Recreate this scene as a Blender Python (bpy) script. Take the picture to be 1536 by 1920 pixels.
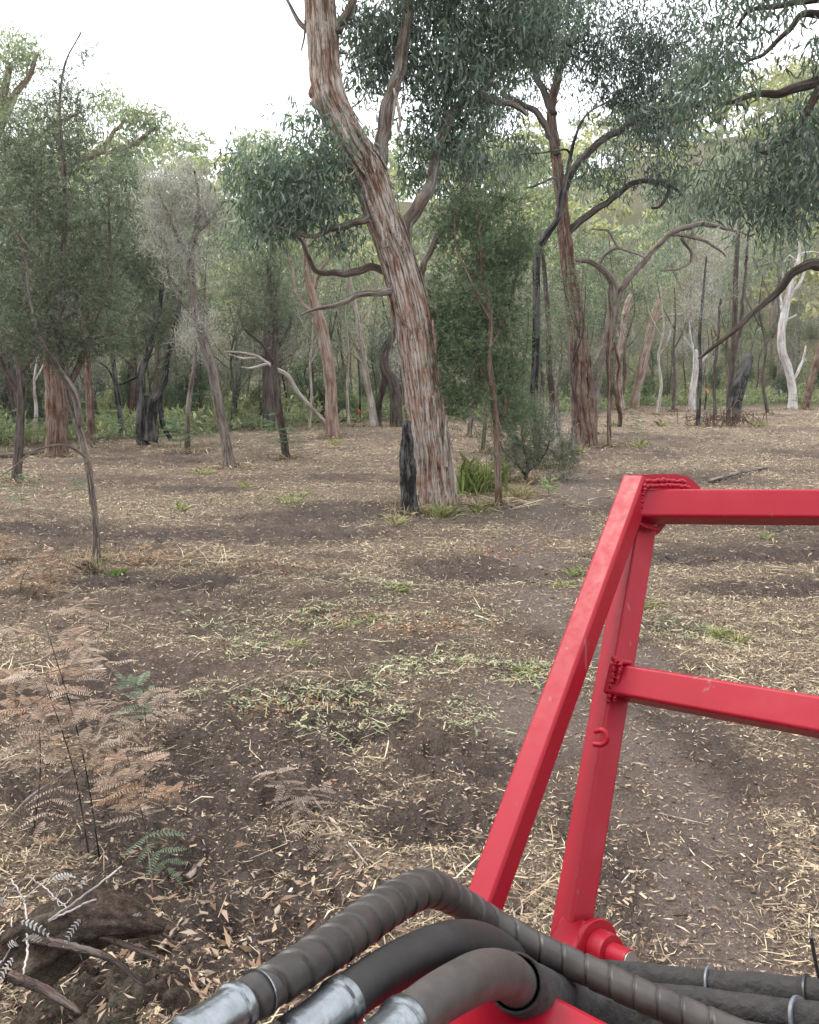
import bpy, math
import numpy as np
from mathutils import Vector, Matrix

for o in list(bpy.data.objects):
    bpy.data.objects.remove(o, do_unlink=True)
scene = bpy.context.scene
R = math.radians

# ------------------------------------------------------------------ camera
CAM_Z = 2.0
PITCH = R(9.3)
FPX = 1647.0                       # focal length in pixels of the 1536 x 1920 photograph
cam_d = bpy.data.cameras.new('camera')
cam = bpy.data.objects.new('camera', cam_d)
scene.collection.objects.link(cam)
cam.location = (0, 0, CAM_Z)
cam.rotation_euler = (R(90) - PITCH, 0, 0)
cam_d.sensor_fit = 'HORIZONTAL'
cam_d.sensor_width = 36.0
cam_d.lens = 36.0 * FPX / 1536.0
cam_d.dof.use_dof = True
cam_d.dof.focus_distance = 9.0
cam_d.dof.aperture_fstop = 60
cam_d.clip_start = 0.05
cam_d.clip_end = 1500
scene.camera = cam

# ------------------------------------------------------------------ overcast sky and weak sun
SUN_EL, SUN_AZ = R(56), R(290)      # azimuth clockwise from +Y: high on the left, a little ahead
world = bpy.data.worlds.new('World')
scene.world = world
world.use_nodes = True
wt = world.node_tree
wt.nodes.clear()
sky = wt.nodes.new('ShaderNodeTexSky')
sky.sky_type = 'NISHITA'
sky.sun_disc = False
sky.sun_elevation = SUN_EL
sky.sun_rotation = SUN_AZ
sky.air_density = 1.0
sky.dust_density = 3.0
bw = wt.nodes.new('ShaderNodeRGBToBW')
cl = wt.nodes.new('ShaderNodeMix'); cl.data_type = 'RGBA'
cl.inputs[0].default_value = 0.8                     # cloud cover
cl.inputs[7].default_value = (11.0, 11.2, 11.4, 1)   # even grey-white cloud deck
bg = wt.nodes.new('ShaderNodeBackground')
bg.inputs['Strength'].default_value = 0.1
wo = wt.nodes.new('ShaderNodeOutputWorld')
wt.links.new(sky.outputs[0], cl.inputs[6])
wt.links.new(cl.outputs[2], bg.inputs['Color'])
wt.links.new(bg.outputs[0], wo.inputs['Surface'])

sun_d = bpy.data.lights.new('sun', 'SUN')
sun_d.energy = 1.3
sun_d.angle = R(20)
sun_d.color = (1.0, 0.95, 0.88)
sun = bpy.data.objects.new('sun', sun_d)
scene.collection.objects.link(sun)
sd = Vector((math.sin(SUN_AZ) * math.cos(SUN_EL), math.cos(SUN_AZ) * math.cos(SUN_EL), math.sin(SUN_EL)))
sun.rotation_euler = sd.to_track_quat('Z', 'Y').to_euler()

scene.view_settings.view_transform = 'Standard'
scene.view_settings.look = 'None'
scene.view_settings.gamma = 1.0
scene.view_settings.use_curve_mapping = False
scene.view_settings.exposure = 1.45
scene.render.engine = 'CYCLES'
scene.cycles.use_denoising = True
scene.cycles.max_bounces = 8
scene.cycles.diffuse_bounces = 3
scene.cycles.transmission_bounces = 4
scene.cycles.volume_bounces = 0

# ------------------------------------------------------------------ numeric helpers
rng = np.random.default_rng(11)
CP, SP = math.cos(PITCH), math.sin(PITCH)
CAM = np.array([0, 0, CAM_Z])
FWD = np.array([0, CP, -SP]); UP = np.array([0, SP, CP]); RT = np.array([1.0, 0, 0])

def ray(px, py):
    return FWD + RT * ((px - 768) / FPX) + UP * ((960 - py) / FPX)
def at(px, py, Y):                       # the point seen at a pixel, Y metres ahead
    r = ray(px, py); return CAM + r * (Y / r[1])
def cd(px, py, d):                       # the same by distance along the lens axis
    return CAM + ray(px, py) * d

def _h(ix, iy, iz):
    n = (ix.astype(np.int64) * 374761393 + iy.astype(np.int64) * 668265263 + iz.astype(np.int64) * 2147483647 % 1274126177)
    n = (n ^ (n >> 13)) * 1274126177
    n = n ^ (n >> 16)
    return (n & 0xFFFFFF) / float(0xFFFFFF)
def vn(x, y, z=None):                    # value noise 0..1
    x = np.asarray(x, float); y = np.asarray(y, float)
    z = np.zeros_like(x) if z is None else np.asarray(z, float) + np.zeros_like(x)
    fx, fy, fz = np.floor(x), np.floor(y), np.floor(z)
    u, v, w = x - fx, y - fy, z - fz
    u = u * u * (3 - 2 * u); v = v * v * (3 - 2 * v); w = w * w * (3 - 2 * w)
    a = 0
    for dx in (0, 1):
        for dy in (0, 1):
            for dz in (0, 1):
                a = a + _h(fx + dx, fy + dy, fz + dz) * (u if dx else 1 - u) * (v if dy else 1 - v) * (w if dz else 1 - w)
    return a
def fbm(x, y, o=4, z=None):
    s = 0; a = 0.5; t = 0
    for k in range(o):
        s = s + a * vn(x * 2 ** k + 17.3 * k, y * 2 ** k - 9.1 * k, z); t += a; a *= 0.5
    return s / t
def sstep(a, b, x):
    t = np.clip((x - a) / (b - a), 0, 1); return t * t * (3 - 2 * t)

# ------------------------------------------------------------------ the lie of the land
def gp0(px, py):
    r = ray(px, py); return (CAM + r * (-CAM_Z / r[2]))[:2]
# churned bare soil (x, y, half sizes, rotation) and patches of cut green
def patch(px, py, rx, ry, rot=0.0):
    c = gp0(px, py); return (c[0], c[1], rx, ry, rot)
BARE = [patch(430, 1000, 2.4, .55, .06), patch(640, 965, 1.7, .55, .12), patch(270, 1090, .9, .35),
        patch(930, 1065, 1.0, .7), patch(1400, 1045, 2.2, .5), patch(1480, 1110, .8, .4), patch(480, 1400, .7, .9),
        patch(330, 1530, .6, .5), patch(1300, 1400, .25, 1.0, -.15), patch(1330, 1560, .22, .7, -.2), patch(80, 1480, .4, .25),
        patch(460, 1640, .5, .25), patch(1200, 1620, .3, .5), patch(1250, 900, 2.0, .8), patch(850, 1420, .5, .3), patch(60, 990, 1.0, .6), patch(330, 1590, .55, .55), patch(480, 1760, .5, .22), patch(240, 1480, .5, .4), patch(650, 1700, .35, .15), patch(700, 945, 1.2, .4, .15), patch(140, 1340, .7, .5), patch(240, 1290, .5, .35), patch(560, 1480, .5, .3), patch(820, 1560, .35, .3)]
GREEN = [patch(650, 1170, 1.1, .5), patch(560, 1210, .8, .35), patch(1080, 1080, .55, .3), patch(1350, 1190, .6, .3),
         patch(720, 1100, .7, .3), patch(540, 940, 1.3, .6), patch(820, 965, 1.0, .4), patch(620, 1330, .7, .3), patch(1220, 1150, .4, .3),
         patch(480, 1150, .5, .25), patch(330, 950, 1.0, .5), patch(760, 1250, .7, .25), patch(990, 1260, .4, .25), patch(1440, 1200, .6, .25)]
TRACK = [patch(1310, 1680, .20, .7, .1), patch(1255, 1450, .20, .8, .1), patch(1190, 1250, .22, .9, .15), patch(1030, 1140, .35, .9, .2), patch(1000, 1040, .4, 1.2, .1), patch(1030, 965, .45, 1.6), patch(1080, 905, .6, 2.2, -.1), patch(1000, 1340, .3, .6, .2)]
def edge_at(px):                          # how far ahead the clearing ends, by direction
    return np.interp(px, [-400, 0, 400, 700, 1000, 1200, 1540, 1900], [20, 23, 27, 34, 34, 46, 50, 48])
def blob(x, y, L, soft=.5):
    x = np.asarray(x, float); y = np.asarray(y, float); m = np.zeros_like(x)
    near = (y < 30) & (y > .8) & (np.abs(x) < 16)
    if not near.all():
        if near.any(): m[near] = blob(x[near], y[near], L, soft)
        return m
    w = .9 * (fbm(x * 2.1 + 3, y * 2.1, 3) - .5)
    for cx, cy, rx, ry, ro in L:
        dx, dy = x - cx, y - cy
        u = (dx * math.cos(ro) + dy * math.sin(ro)) / rx; v = (-dx * math.sin(ro) + dy * math.cos(ro)) / ry
        m = np.maximum(m, 1 - sstep(1 - soft, 1 + soft, np.sqrt(u * u + v * v) + w))
    return m
def hill(x, y):
    yy = y + 0.10 * x * (x < 0) - 0.05 * x
    return 33.0 * sstep(46, 165, yy) + 5.0 * sstep(40, 160, y) * (fbm(x * .02 + 5, y * .02, 3) - .5) * 2 + 13 * sstep(0, 80, x) * sstep(50, 150, y)
def H(x, y):
    x = np.asarray(x, float); y = np.asarray(y, float)
    z = .16 * (fbm(x * .16 + 2, y * .16 + 8, 3) - .5) * sstep(3, 9, y)
    z = z + .06 * (fbm(x * .9, y * .9 + 4, 3) - .5)
    b = blob(x, y, BARE)
    z = z - .035 * b + .10 * b * (fbm(x * 3.3, y * 4.5, 3) - .5)
    return z + hill(x, y)
def Hfine(x, y):
    r = np.hypot(x, y)
    near = 1 - sstep(10, 26, r)
    cl_ = np.abs(fbm(x * 9.3, y * 9.3 + 2, 3) - .5) * 2
    c2 = fbm(x * 21 + 8, y * 21, 2) - .5
    b = blob(x, y, BARE)
    rough = (.5 + .9 * fbm(x * .7 + 31, y * .7, 2)) * (1 - .6 * blob(x, y, TRACK))
    c3 = np.abs(fbm(x * 3.1 + 40, y * 3.1, 3) - .5) * 2
    mid_ = 1 - sstep(24, 46, r)
    return H(x, y) + near * rough * (.062 * (.35 - cl_) * (.6 + 1.3 * b) + .03 * c2) + mid_ * rough * .085 * (.4 - c3)
def gp(px, py):
    r = ray(px, py); t = -CAM_Z / r[2]
    for _ in range(12):
        p = CAM + r * t
        t = (float(H(p[0], p[1])) - CAM_Z) / r[2]
    return CAM + r * t
def straw_mask(x, y):
    m = sstep(.36, .58, fbm(x * .45 + 1.7, y * .8 + .3, 4)) * .7 + .45 * sstep(.4, .62, fbm(x * 2.0, y * 2.6, 3))
    return np.clip(m, .08, 1) * (1 - .85 * blob(x, y, BARE)) * (1 - .82 * blob(x, y, TRACK)) + .12 * blob(x, y, GREEN)

# ------------------------------------------------------------------ materials
MATS = {}
def nmat(name):
    m = bpy.data.materials.new(name); m.use_nodes = True
    nt = m.node_tree; nt.nodes.clear()
    out = nt.nodes.new('ShaderNodeOutputMaterial')
    MATS[name] = m
    return m, nt, out
def nd(nt, t, **kw):
    n = nt.nodes.new(t)
    for k, v in kw.items():
        if k in n.inputs: n.inputs[k].default_value = v
        else: setattr(n, k, v)
    return n
def noise(nt, vec, scale, detail=4, rough=.55):
    n = nd(nt, 'ShaderNodeTexNoise', Scale=scale, Detail=detail, Roughness=rough)
    if vec is not None: nt.links.new(vec, n.inputs['Vector'])
    return n
def ramp(nt, fac, stops):
    n = nt.nodes.new('ShaderNodeValToRGB'); e = n.color_ramp.elements
    while len(e) < len(stops): e.new(.5)
    for k, (p, c) in enumerate(stops):
        e[k].position = p; e[k].color = (*c, 1) if len(c) == 3 else c
    nt.links.new(fac, n.inputs[0]); return n
def mixc(nt, fac, a, b, mode='MIX'):
    n = nt.nodes.new('ShaderNodeMix'); n.data_type = 'RGBA'; n.blend_type = mode
    for s, i in ((fac, 0), (a, 6), (b, 7)):
        if hasattr(s, 'is_output'): nt.links.new(s, n.inputs[i])
        elif i == 0: n.inputs[0].default_value = s
        else: n.inputs[i].default_value = (*s, 1)
    return n.outputs[2]
def mathn(nt, op, a, b=None):
    n = nt.nodes.new('ShaderNodeMath'); n.operation = op
    for s, i in ((a, 0), (b, 1)):
        if s is None: continue
        if hasattr(s, 'is_output'): nt.links.new(s, n.inputs[i])
        else: n.inputs[i].default_value = s
    return n.outputs[0]
def attr(nt, name): return nd(nt, 'ShaderNodeAttribute', attribute_name=name)
def bump(nt, h, strength, dist):
    n = nd(nt, 'ShaderNodeBump', Strength=strength, Distance=dist)
    nt.links.new(h, n.inputs['Height']); return n.outputs[0]

def bark(name, pale, mid, dark, mott=.5, rough=.9, crack=.8):
    """fibrous bark: weathered plates over fresher bark, long thin cracks, fine fibres"""
    m, nt, out = nmat(name)
    a = attr(nt, 'barkco'); ht = attr(nt, 'ht')
    def stretched(z, sc, det, ro):
        mp = nd(nt, 'ShaderNodeMapping'); nt.links.new(a.outputs['Vector'], mp.inputs['Vector'])
        mp.inputs['Scale'].default_value = (1, 1, z)
        return noise(nt, mp.outputs[0], sc, det, ro).outputs[0]
    plate_ = stretched(.14, 15, 4, .6); fib = stretched(.05, 85, 4, .7); ck = stretched(.055, 24, 3, .55); ck2 = stretched(.3, 34, 2, .5)
    big = noise(nt, a.outputs['Vector'], 2.4, 3, .6).outputs[0]
    h = mathn(nt, 'ADD', mathn(nt, 'MULTIPLY', plate_, .75), mathn(nt, 'MULTIPLY', ht.outputs['Fac'], .30))
    h = mathn(nt, 'ADD', h, mathn(nt, 'MULTIPLY', mathn(nt, 'SUBTRACT', big, .5), mott))
    red = tuple(min(1, v * k) for v, k in zip(mid, (1.2, 1.06, 1.0)))
    c = ramp(nt, h, [(.36, tuple(.5 * (x + y) for x, y in zip(mid, dark))), (.45, red), (.53, tuple(.45 * x + .55 * y for x, y in zip(mid, pale))), (.66, pale)]).outputs[0]
    f = ramp(nt, fib, [(.3, (.68,) * 3), (.5, (.97,) * 3), (.7, (1.15,) * 3)]).outputs[0]
    c = mixc(nt, 1.0, c, f, 'MULTIPLY')
    def line(n, w): return ramp(nt, mathn(nt, 'ABSOLUTE', mathn(nt, 'SUBTRACT', n, .5)), [(0, (1,) * 3), (w, (.55,) * 3), (w * 2.1, (0,) * 3)]).outputs[0]
    k1 = line(ck, .018); k2 = line(ck2, .010)
    k = mathn(nt, 'MAXIMUM', k1, mathn(nt, 'MULTIPLY', k2, .6))
    c = mixc(nt, mathn(nt, 'MULTIPLY', k, crack), c, dark)
    b = nd(nt, 'ShaderNodeBsdfPrincipled', Roughness=rough)
    b.inputs['Specular IOR Level'].default_value = .2
    nt.links.new(c, b.inputs['Base Color'])
    hb = mathn(nt, 'SUBTRACT', mathn(nt, 'ADD', mathn(nt, 'MULTIPLY', fib, .8), plate_), mathn(nt, 'MULTIPLY', k, .5))
    nt.links.new(bump(nt, hb, .9, .022), b.inputs['Normal'])
    nt.links.new(b.outputs[0], out.inputs[0])
    return m
def hue(r, g, b): return (r, g, b)
bark('bark_red', (.43, .37, .325), (.235, .155, .115), (.035, .022, .017), .6, crack=.9)
bark('bark_brown', (.235, .175, .14), (.12, .066, .046), (.028, .017, .013))
bark('bark_grey', (.27, .235, .21), (.15, .12, .10), (.05, .038, .032))
bark('bark_pink', (.38, .31, .27), (.25, .17, .13), (.09, .06, .045), .5)
bark('bark_pale', (.50, .47, .43), (.34, .29, .25), (.13, .10, .085), .5)
bark('bark_dead', (.60, .59, .58), (.42, .40, .385), (.19, .17, .155), .5)
bark('bark_burnt', (.13, .125, .12), (.022, .02, .02), (.008, .008, .008), .9)
bark('bark_dark', (.13, .11, .10), (.07, .05, .043), (.02, .015, .013))
bark('bark_rotten', (.15, .13, .105), (.066, .047, .036), (.022, .015, .012), 1.0)

def leafy(name, trans=.3, rough=.55, spec=.3, vary=.25):
    m, nt, out = nmat(name)
    a = attr(nt, 'col')
    oi = nd(nt, 'ShaderNodeObjectInfo')
    hs = nd(nt, 'ShaderNodeHueSaturation')
    v = mathn(nt, 'ADD', mathn(nt, 'MULTIPLY', oi.outputs['Random'], vary), 1 - vary / 2)
    nt.links.new(v, hs.inputs['Value']); nt.links.new(a.outputs['Color'], hs.inputs['Color'])
    b = nd(nt, 'ShaderNodeBsdfPrincipled', Roughness=rough)
    b.inputs['Specular IOR Level'].default_value = spec
    nt.links.new(hs.outputs[0], b.inputs['Base Color'])
    if trans:
        t = nd(nt, 'ShaderNodeBsdfTranslucent')
        tc = mixc(nt, 1.0, hs.outputs[0], (1.0, 1.15, .7), 'MULTIPLY'); nt.links.new(tc, t.inputs[0])
        mx = nd(nt, 'ShaderNodeMixShader'); mx.inputs[0].default_value = trans
        nt.links.new(b.outputs[0], mx.inputs[1]); nt.links.new(t.outputs[0], mx.inputs[2])
        nt.links.new(mx.outputs[0], out.inputs[0])
    else: nt.links.new(b.outputs[0], out.inputs[0])
    return m
leafy('leaf', .36, .36, .5); leafy('litter', 0, .85, .1, 0); leafy('frond', .25, .7, .15, .2)

def ground_mat():
    m, nt, out = nmat('ground')
    tc = nd(nt, 'ShaderNodeTexCoord').outputs['Object']
    st = attr(nt, 'straw').outputs['Fac']; gr = attr(nt, 'green').outputs['Fac']; ba = attr(nt, 'bare').outputs['Fac']
    n1 = noise(nt, tc, 1.1, 5, .6); n2 = noise(nt, tc, 9, 5, .65); n3 = noise(nt, tc, 60, 4, .7); n4 = noise(nt, tc, 240, 2, .6)
    soil = ramp(nt, n2.outputs[0], [(.30, (.070, .049, .039)), (.5, (.145, .105, .084)), (.72, (.235, .18, .148))])
    soil = mixc(nt, mathn(nt, 'MULTIPLY', n1.outputs[0], .6), soil.outputs[0], (.165, .122, .099))
    n5 = noise(nt, tc, 2.6, 4, .6)
    soil = mixc(nt, ramp(nt, n5.outputs[0], [(.5, (0,) * 3), (.66, (.6,) * 3)]).outputs[0], soil, (.075, .055, .046))
    mul = ramp(nt, n3.outputs[0], [(.30, (.10, .073, .055)), (.48, (.27, .205, .145)), (.64, (.43, .35, .255))])
    fac = mathn(nt, 'MULTIPLY', st, ramp(nt, n3.outputs[0], [(.3, (.2,) * 3), (.6, (1,) * 3)]).outputs[0])
    c = mixc(nt, mathn(nt, 'MULTIPLY', fac, .92), soil, mul.outputs[0])
    grit_shade = ramp(nt, mathn(nt, 'ADD', mathn(nt, 'MULTIPLY', n3.outputs[0], .6), mathn(nt, 'MULTIPLY', n4.outputs[0], .4)), [(.36, (.45,) * 3), (.5, (1,) * 3), (.64, (1.55,) * 3)])  # fine grit tone that also paints the dark shade between crumbs
    c = mixc(nt, mathn(nt, 'MULTIPLY', ba, .75), c, mixc(nt, n2.outputs[0], (.060, .045, .039), (.165, .128, .112)))
    c = mixc(nt, mathn(nt, 'MULTIPLY', attr(nt, 'track').outputs['Fac'], .85), c, mixc(nt, n2.outputs[0], (.16, .122, .10), (.27, .215, .185)))
    gcol = ramp(nt, n2.outputs[0], [(.3, (.05, .06, .025)), (.7, (.13, .135, .06))])
    c = mixc(nt, mathn(nt, 'MULTIPLY', gr, .75), c, gcol.outputs[0])
    c = mixc(nt, .85, c, grit_shade.outputs[0], 'MULTIPLY')
    b = nd(nt, 'ShaderNodeBsdfPrincipled', Roughness=.95)
    b.inputs['Specular IOR Level'].default_value = .15
    nt.links.new(c, b.inputs['Base Color'])
    hh = mathn(nt, 'ADD', mathn(nt, 'MULTIPLY', n3.outputs[0], 1.0), mathn(nt, 'MULTIPLY', n4.outputs[0], .5))
    nt.links.new(bump(nt, hh, 1.0, .045), b.inputs['Normal'])
    nt.links.new(b.outputs[0], out.inputs[0])
ground_mat()

def mound_mat():
    m, nt, out = nmat('rotten_mound')
    tc = nd(nt, 'ShaderNodeTexCoord').outputs['Object']
    n1 = noise(nt, tc, 5, 5, .65).outputs[0]; n2 = noise(nt, tc, 32, 5, .7).outputs[0]; n3 = noise(nt, tc, 130, 3, .7).outputs[0]
    c = ramp(nt, n2, [(.32, (.022, .015, .011)), (.5, (.062, .044, .034)), (.68, (.12, .092, .073))]).outputs[0]
    g = ramp(nt, n1, [(.52, (0,) * 3), (.66, (1,) * 3)]).outputs[0]
    c = mixc(nt, mathn(nt, 'MULTIPLY', g, .6), c, (.125, .115, .088))
    b = nd(nt, 'ShaderNodeBsdfPrincipled', Roughness=.95); b.inputs['Specular IOR Level'].default_value = .12
    nt.links.new(c, b.inputs['Base Color'])
    nt.links.new(bump(nt, mathn(nt, 'ADD', n2, mathn(nt, 'MULTIPLY', n3, .6)), 1.0, .03), b.inputs['Normal'])
    nt.links.new(b.outputs[0], out.inputs[0])
mound_mat()

def red_mat():
    m, nt, out = nmat('red_paint')
    tc = nd(nt, 'ShaderNodeTexCoord').outputs['Object']
    n1 = noise(nt, tc, 6, 4, .6); n2 = noise(nt, tc, 45, 4, .7)
    mp = nd(nt, 'ShaderNodeMapping'); nt.links.new(tc, mp.inputs[0]); mp.inputs['Scale'].default_value = (1, 1, .25)
    n3 = noise(nt, mp.outputs[0], 22, 3, .7)
    c = mixc(nt, ramp(nt, n1.outputs[0], [(.3, (0,) * 3), (.7, (1,) * 3)]).outputs[0], (.235, .002, .011), (.27, .0032, .016))
    dust = ramp(nt, n1.outputs[0], [(.55, (0,) * 3), (.9, (.22,) * 3)])
    c = mixc(nt, dust.outputs[0], c, (.30, .10, .085))
    chip = ramp(nt, n3.outputs[0], [(.67, (0,) * 3), (.71, (1,) * 3)])
    c = mixc(nt, mathn(nt, 'MULTIPLY', chip.outputs[0], .55), c, (.22, .10, .09))
    b = nd(nt, 'ShaderNodeBsdfPrincipled')
    b.inputs['Specular IOR Level'].default_value = .28
    nt.links.new(c, b.inputs['Base Color'])
    nt.links.new(ramp(nt, n2.outputs[0], [(.3, (.36,) * 3), (.7, (.52,) * 3)]).outputs[0], b.inputs['Roughness'])
    nt.links.new(bump(nt, n2.outputs[0], .12, .002), b.inputs['Normal'])
    nt.links.new(b.outputs[0], out.inputs[0])
red_mat()
def simple(name, c1, c2, scale, rough, metal=0, spec=.4, bstr=.2, bd=.002, dust=None, dfac=.5):
    m, nt, out = nmat(name)
    tc = nd(nt, 'ShaderNodeTexCoord').outputs['Object']
    n1 = noise(nt, tc, scale, 5, .65); n2 = noise(nt, tc, scale * 6, 4, .6)
    c = mixc(nt, ramp(nt, n1.outputs[0], [(.35, (0,) * 3), (.65, (1,) * 3)]).outputs[0], c1, c2)
    if dust:
        dn = nd(nt, 'ShaderNodeNewGeometry')
        dm = ramp(nt, n2.outputs[0], [(.35, (0,) * 3), (.7, (1,) * 3)])
        c = mixc(nt, mathn(nt, 'MULTIPLY', dm.outputs[0], dfac), c, dust)
    b = nd(nt, 'ShaderNodeBsdfPrincipled', Roughness=rough, Metallic=metal)
    b.inputs['Specular IOR Level'].default_value = spec
    nt.links.new(c, b.inputs['Base Color'])
    nt.links.new(bump(nt, n2.outputs[0], bstr, bd), b.inputs['Normal'])
    nt.links.new(b.outputs[0], out.inputs[0])
simple('hose_wrap', (.016, .014, .013), (.036, .031, .029), 7, .45, dust=(.085, .075, .069), dfac=.38)
simple('hose_black', (.007, .007, .008), (.015, .0145, .0145), 9, .5, dust=(.10, .09, .085), dfac=.12)
simple('hose_grey', (.030, .026, .024), (.05, .043, .04), 9, .55, dust=(.095, .082, .075), dfac=.38)
simple('sleeve', (.009, .009, .010), (.020, .019, .019), 14, .8, bstr=.7, bd=.006, dust=(.07, .06, .054), dfac=.3)
simple('zinc', (.30, .325, .35), (.19, .205, .22), 30, .26, .95, dust=(.13, .115, .105), dfac=.3)
simple('cable_tie', (.02, .02, .022), (.04, .04, .045), 20, .4)
simple('plastic_grey', (.09, .10, .115), (.14, .15, .17), 20, .4)
simple('tape_red', (.75, .04, .05), (.6, .03, .04), 10, .5)
simple('steel_worn', (.30, .28, .26), (.20, .17, .15), 25, .45, .7)

# ------------------------------------------------------------------ mesh helpers
COL = scene.collection
def mesh(name, V, F, cols=None, vecs=None, floats=None, smooth=False):
    V = np.asarray(V, np.float32); me = bpy.data.meshes.new(name)
    if isinstance(F, (list, tuple)): Fs = [np.asarray(f, np.int32) for f in F if len(f)]
    else: Fs = [np.asarray(F, np.int32)]
    me.vertices.add(len(V)); me.vertices.foreach_set('co', V.ravel())
    loops = np.concatenate([f.ravel() for f in Fs])
    tot = np.concatenate([np.full(len(f), f.shape[1], np.int32) for f in Fs])
    st = np.zeros(len(tot), np.int32); st[1:] = np.cumsum(tot)[:-1]
    me.loops.add(len(loops)); me.loops.foreach_set('vertex_index', loops)
    me.polygons.add(len(tot)); me.polygons.foreach_set('loop_start', st); me.polygons.foreach_set('loop_total', tot)
    if smooth: me.polygons.foreach_set('use_smooth', np.ones(len(tot), bool))
    if cols is not None:
        a = me.attributes.new('col', 'FLOAT_COLOR', 'POINT')
        c = np.ones((len(V), 4), np.float32); c[:, :3] = cols; a.data.foreach_set('color', c.ravel())
    for k, d in (vecs or {}).items():
        a = me.attributes.new(k, 'FLOAT_VECTOR', 'POINT'); a.data.foreach_set('vector', np.asarray(d, np.float32).ravel())
    for k, d in (floats or {}).items():
        a = me.attributes.new(k, 'FLOAT', 'POINT'); a.data.foreach_set('value', np.asarray(d, np.float32).ravel())
    me.update(calc_edges=True)
    return me
def obj(name, me, mat, parent=None, origin=None):
    """link a mesh; with an origin its vertices are moved so that the object's own origin is there"""
    if origin is not None: me.transform(Matrix.Translation(-Vector(origin)))
    o = bpy.data.objects.new(name, me); COL.objects.link(o)
    if mat and not me.materials: me.materials.append(MATS[mat])
    if parent is not None: o.parent = parent
    elif origin is not None: o.location = Vector(origin)
    return o
def tag(o, label, cat, group=None, kind=None):
    if label: o['label'] = label
    if cat: o['category'] = cat
    if group: o['group'] = group
    if kind: o['kind'] = kind
    return o
def thing(name, label, cat, loc, group=None):
    o = bpy.data.objects.new(name, None); COL.objects.link(o); o.location = Vector(loc)
    o.empty_display_size = .2
    return tag(o, label, cat, group)
def copy_tree(o, parent=None):
    c = o.copy(); COL.objects.link(c)
    if parent is not None: c.parent = parent
    for ch in list(o.children): copy_tree(ch, c)
    return c

class MB:
    """collects pieces of one mesh"""
    def __init__(s): s.V = []; s.F = []; s.n = 0; s.C = []; s.B = []; s.T = []
    def add(s, V, F, col=None, bc=None, ht=None):
        V = np.asarray(V, float); s.V.append(V)
        for f in (F if isinstance(F, list) else [F]): s.F.append(np.asarray(f, np.int64) + s.n)
        s.n += len(V)
        c = np.zeros((len(V), 3)); 
        if col is not None: c[:] = col
        s.C.append(c)
        s.B.append(bc if bc is not None else V)
        s.T.append(ht if ht is not None else np.full(len(V), .5))
    def mesh(s, name, smooth=False, cols=True):
        V = np.concatenate(s.V); by = {}
        for f in s.F: by.setdefault(f.shape[1], []).append(f)
        return mesh(name, V, [np.concatenate(f) for f in by.values()], np.concatenate(s.C) if cols else None,
                    {'barkco': np.concatenate(s.B)}, {'ht': np.concatenate(s.T)}, smooth)
    def obj(s, name, mat, parent=None, origin=None, smooth=False): return obj(name, s.mesh(name, smooth), mat, parent, origin)

def spline(P, n):
    """Catmull-Rom through the rows of P (any width), n points evenly by length of the first three columns"""
    P = np.asarray(P, float)
    if len(P) == 2: P = np.vstack([P[0], P.mean(0), P[1]])
    Q = np.vstack([2 * P[0] - P[1], P, 2 * P[-1] - P[-2]])
    out = []
    for i in range(len(P) - 1):
        t = np.linspace(0, 1, 24, endpoint=False)[:, None]; a, b, c, d = Q[i:i + 4]
        out.append(.5 * (2 * b + (c - a) * t + (2 * a - 5 * b + 4 * c - d) * t ** 2 + (3 * b - a - 3 * c + d) * t ** 3))
    S = np.vstack(out + [P[-1:]])
    L = np.r_[0, np.cumsum(np.linalg.norm(np.diff(S[:, :3], axis=0), axis=1))]
    t = np.linspace(0, L[-1], n)
    return np.stack([np.interp(t, L, S[:, k]) for k in range(S.shape[1])], 1), t
def frames(P):
    T = np.gradient(P, axis=0); T /= np.linalg.norm(T, axis=1)[:, None] + 1e-9
    a = np.array([1.0, 0, 0]) if abs(T[0][0]) < .8 else np.array([0, 1.0, 0])
    N = np.zeros_like(P); n = a - T[0] * (a @ T[0]); N[0] = n / np.linalg.norm(n)
    for i in range(1, len(P)):
        n = N[i - 1] - T[i] * (N[i - 1] @ T[i]); N[i] = n / (np.linalg.norm(n) + 1e-9)
    return T, N, np.cross(T, N)
def gridfaces(n, m, closed=True):
    i = np.arange(n - 1)[:, None] * m; j = np.arange(m)[None, :] if closed else np.arange(m - 1)[None, :]
    j2 = (j + 1) % m
    return np.stack([(i + j), (i + j2), (i + m + j2), (i + m + j)], -1).reshape(-1, 4)
def tube(P, r, segs=8, disp=None, caps=True, roll=0):
    """P (n,3), r (n,) -> V, faces, barkco, ht; disp(theta, length, radius) -> (radial offset in metres, height 0..1)"""
    P = np.asarray(P, float); r = np.broadcast_to(np.asarray(r, float), (len(P),))
    T, N, B = frames(P); n = len(P)
    L = np.r_[0, np.cumsum(np.linalg.norm(np.diff(P, axis=0), axis=1))]
    th = np.linspace(0, 2 * np.pi, segs, endpoint=False) + roll
    TH = np.broadcast_to(th, (n, segs)); LL = np.broadcast_to(L[:, None], (n, segs)); RR = np.broadcast_to(r[:, None], (n, segs))
    d, ht = (0, np.full((n, segs), .5)) if disp is None else disp(TH, LL, RR)
    rad = RR + d
    V = P[:, None] + N[:, None] * (np.cos(TH) * rad)[..., None] + B[:, None] * (np.sin(TH) * rad)[..., None]
    bc = np.stack([np.cos(TH) * RR, np.sin(TH) * RR, LL + 0 * TH], -1)
    V = V.reshape(-1, 3); bc = bc.reshape(-1, 3); ht = np.asarray(ht).reshape(-1)
    F = [gridfaces(n, segs)]
    if caps:
        F.append(np.arange(segs)[::-1][None]); F.append((np.arange(segs) + (n - 1) * segs)[None])
    return V, F, bc, ht
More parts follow.
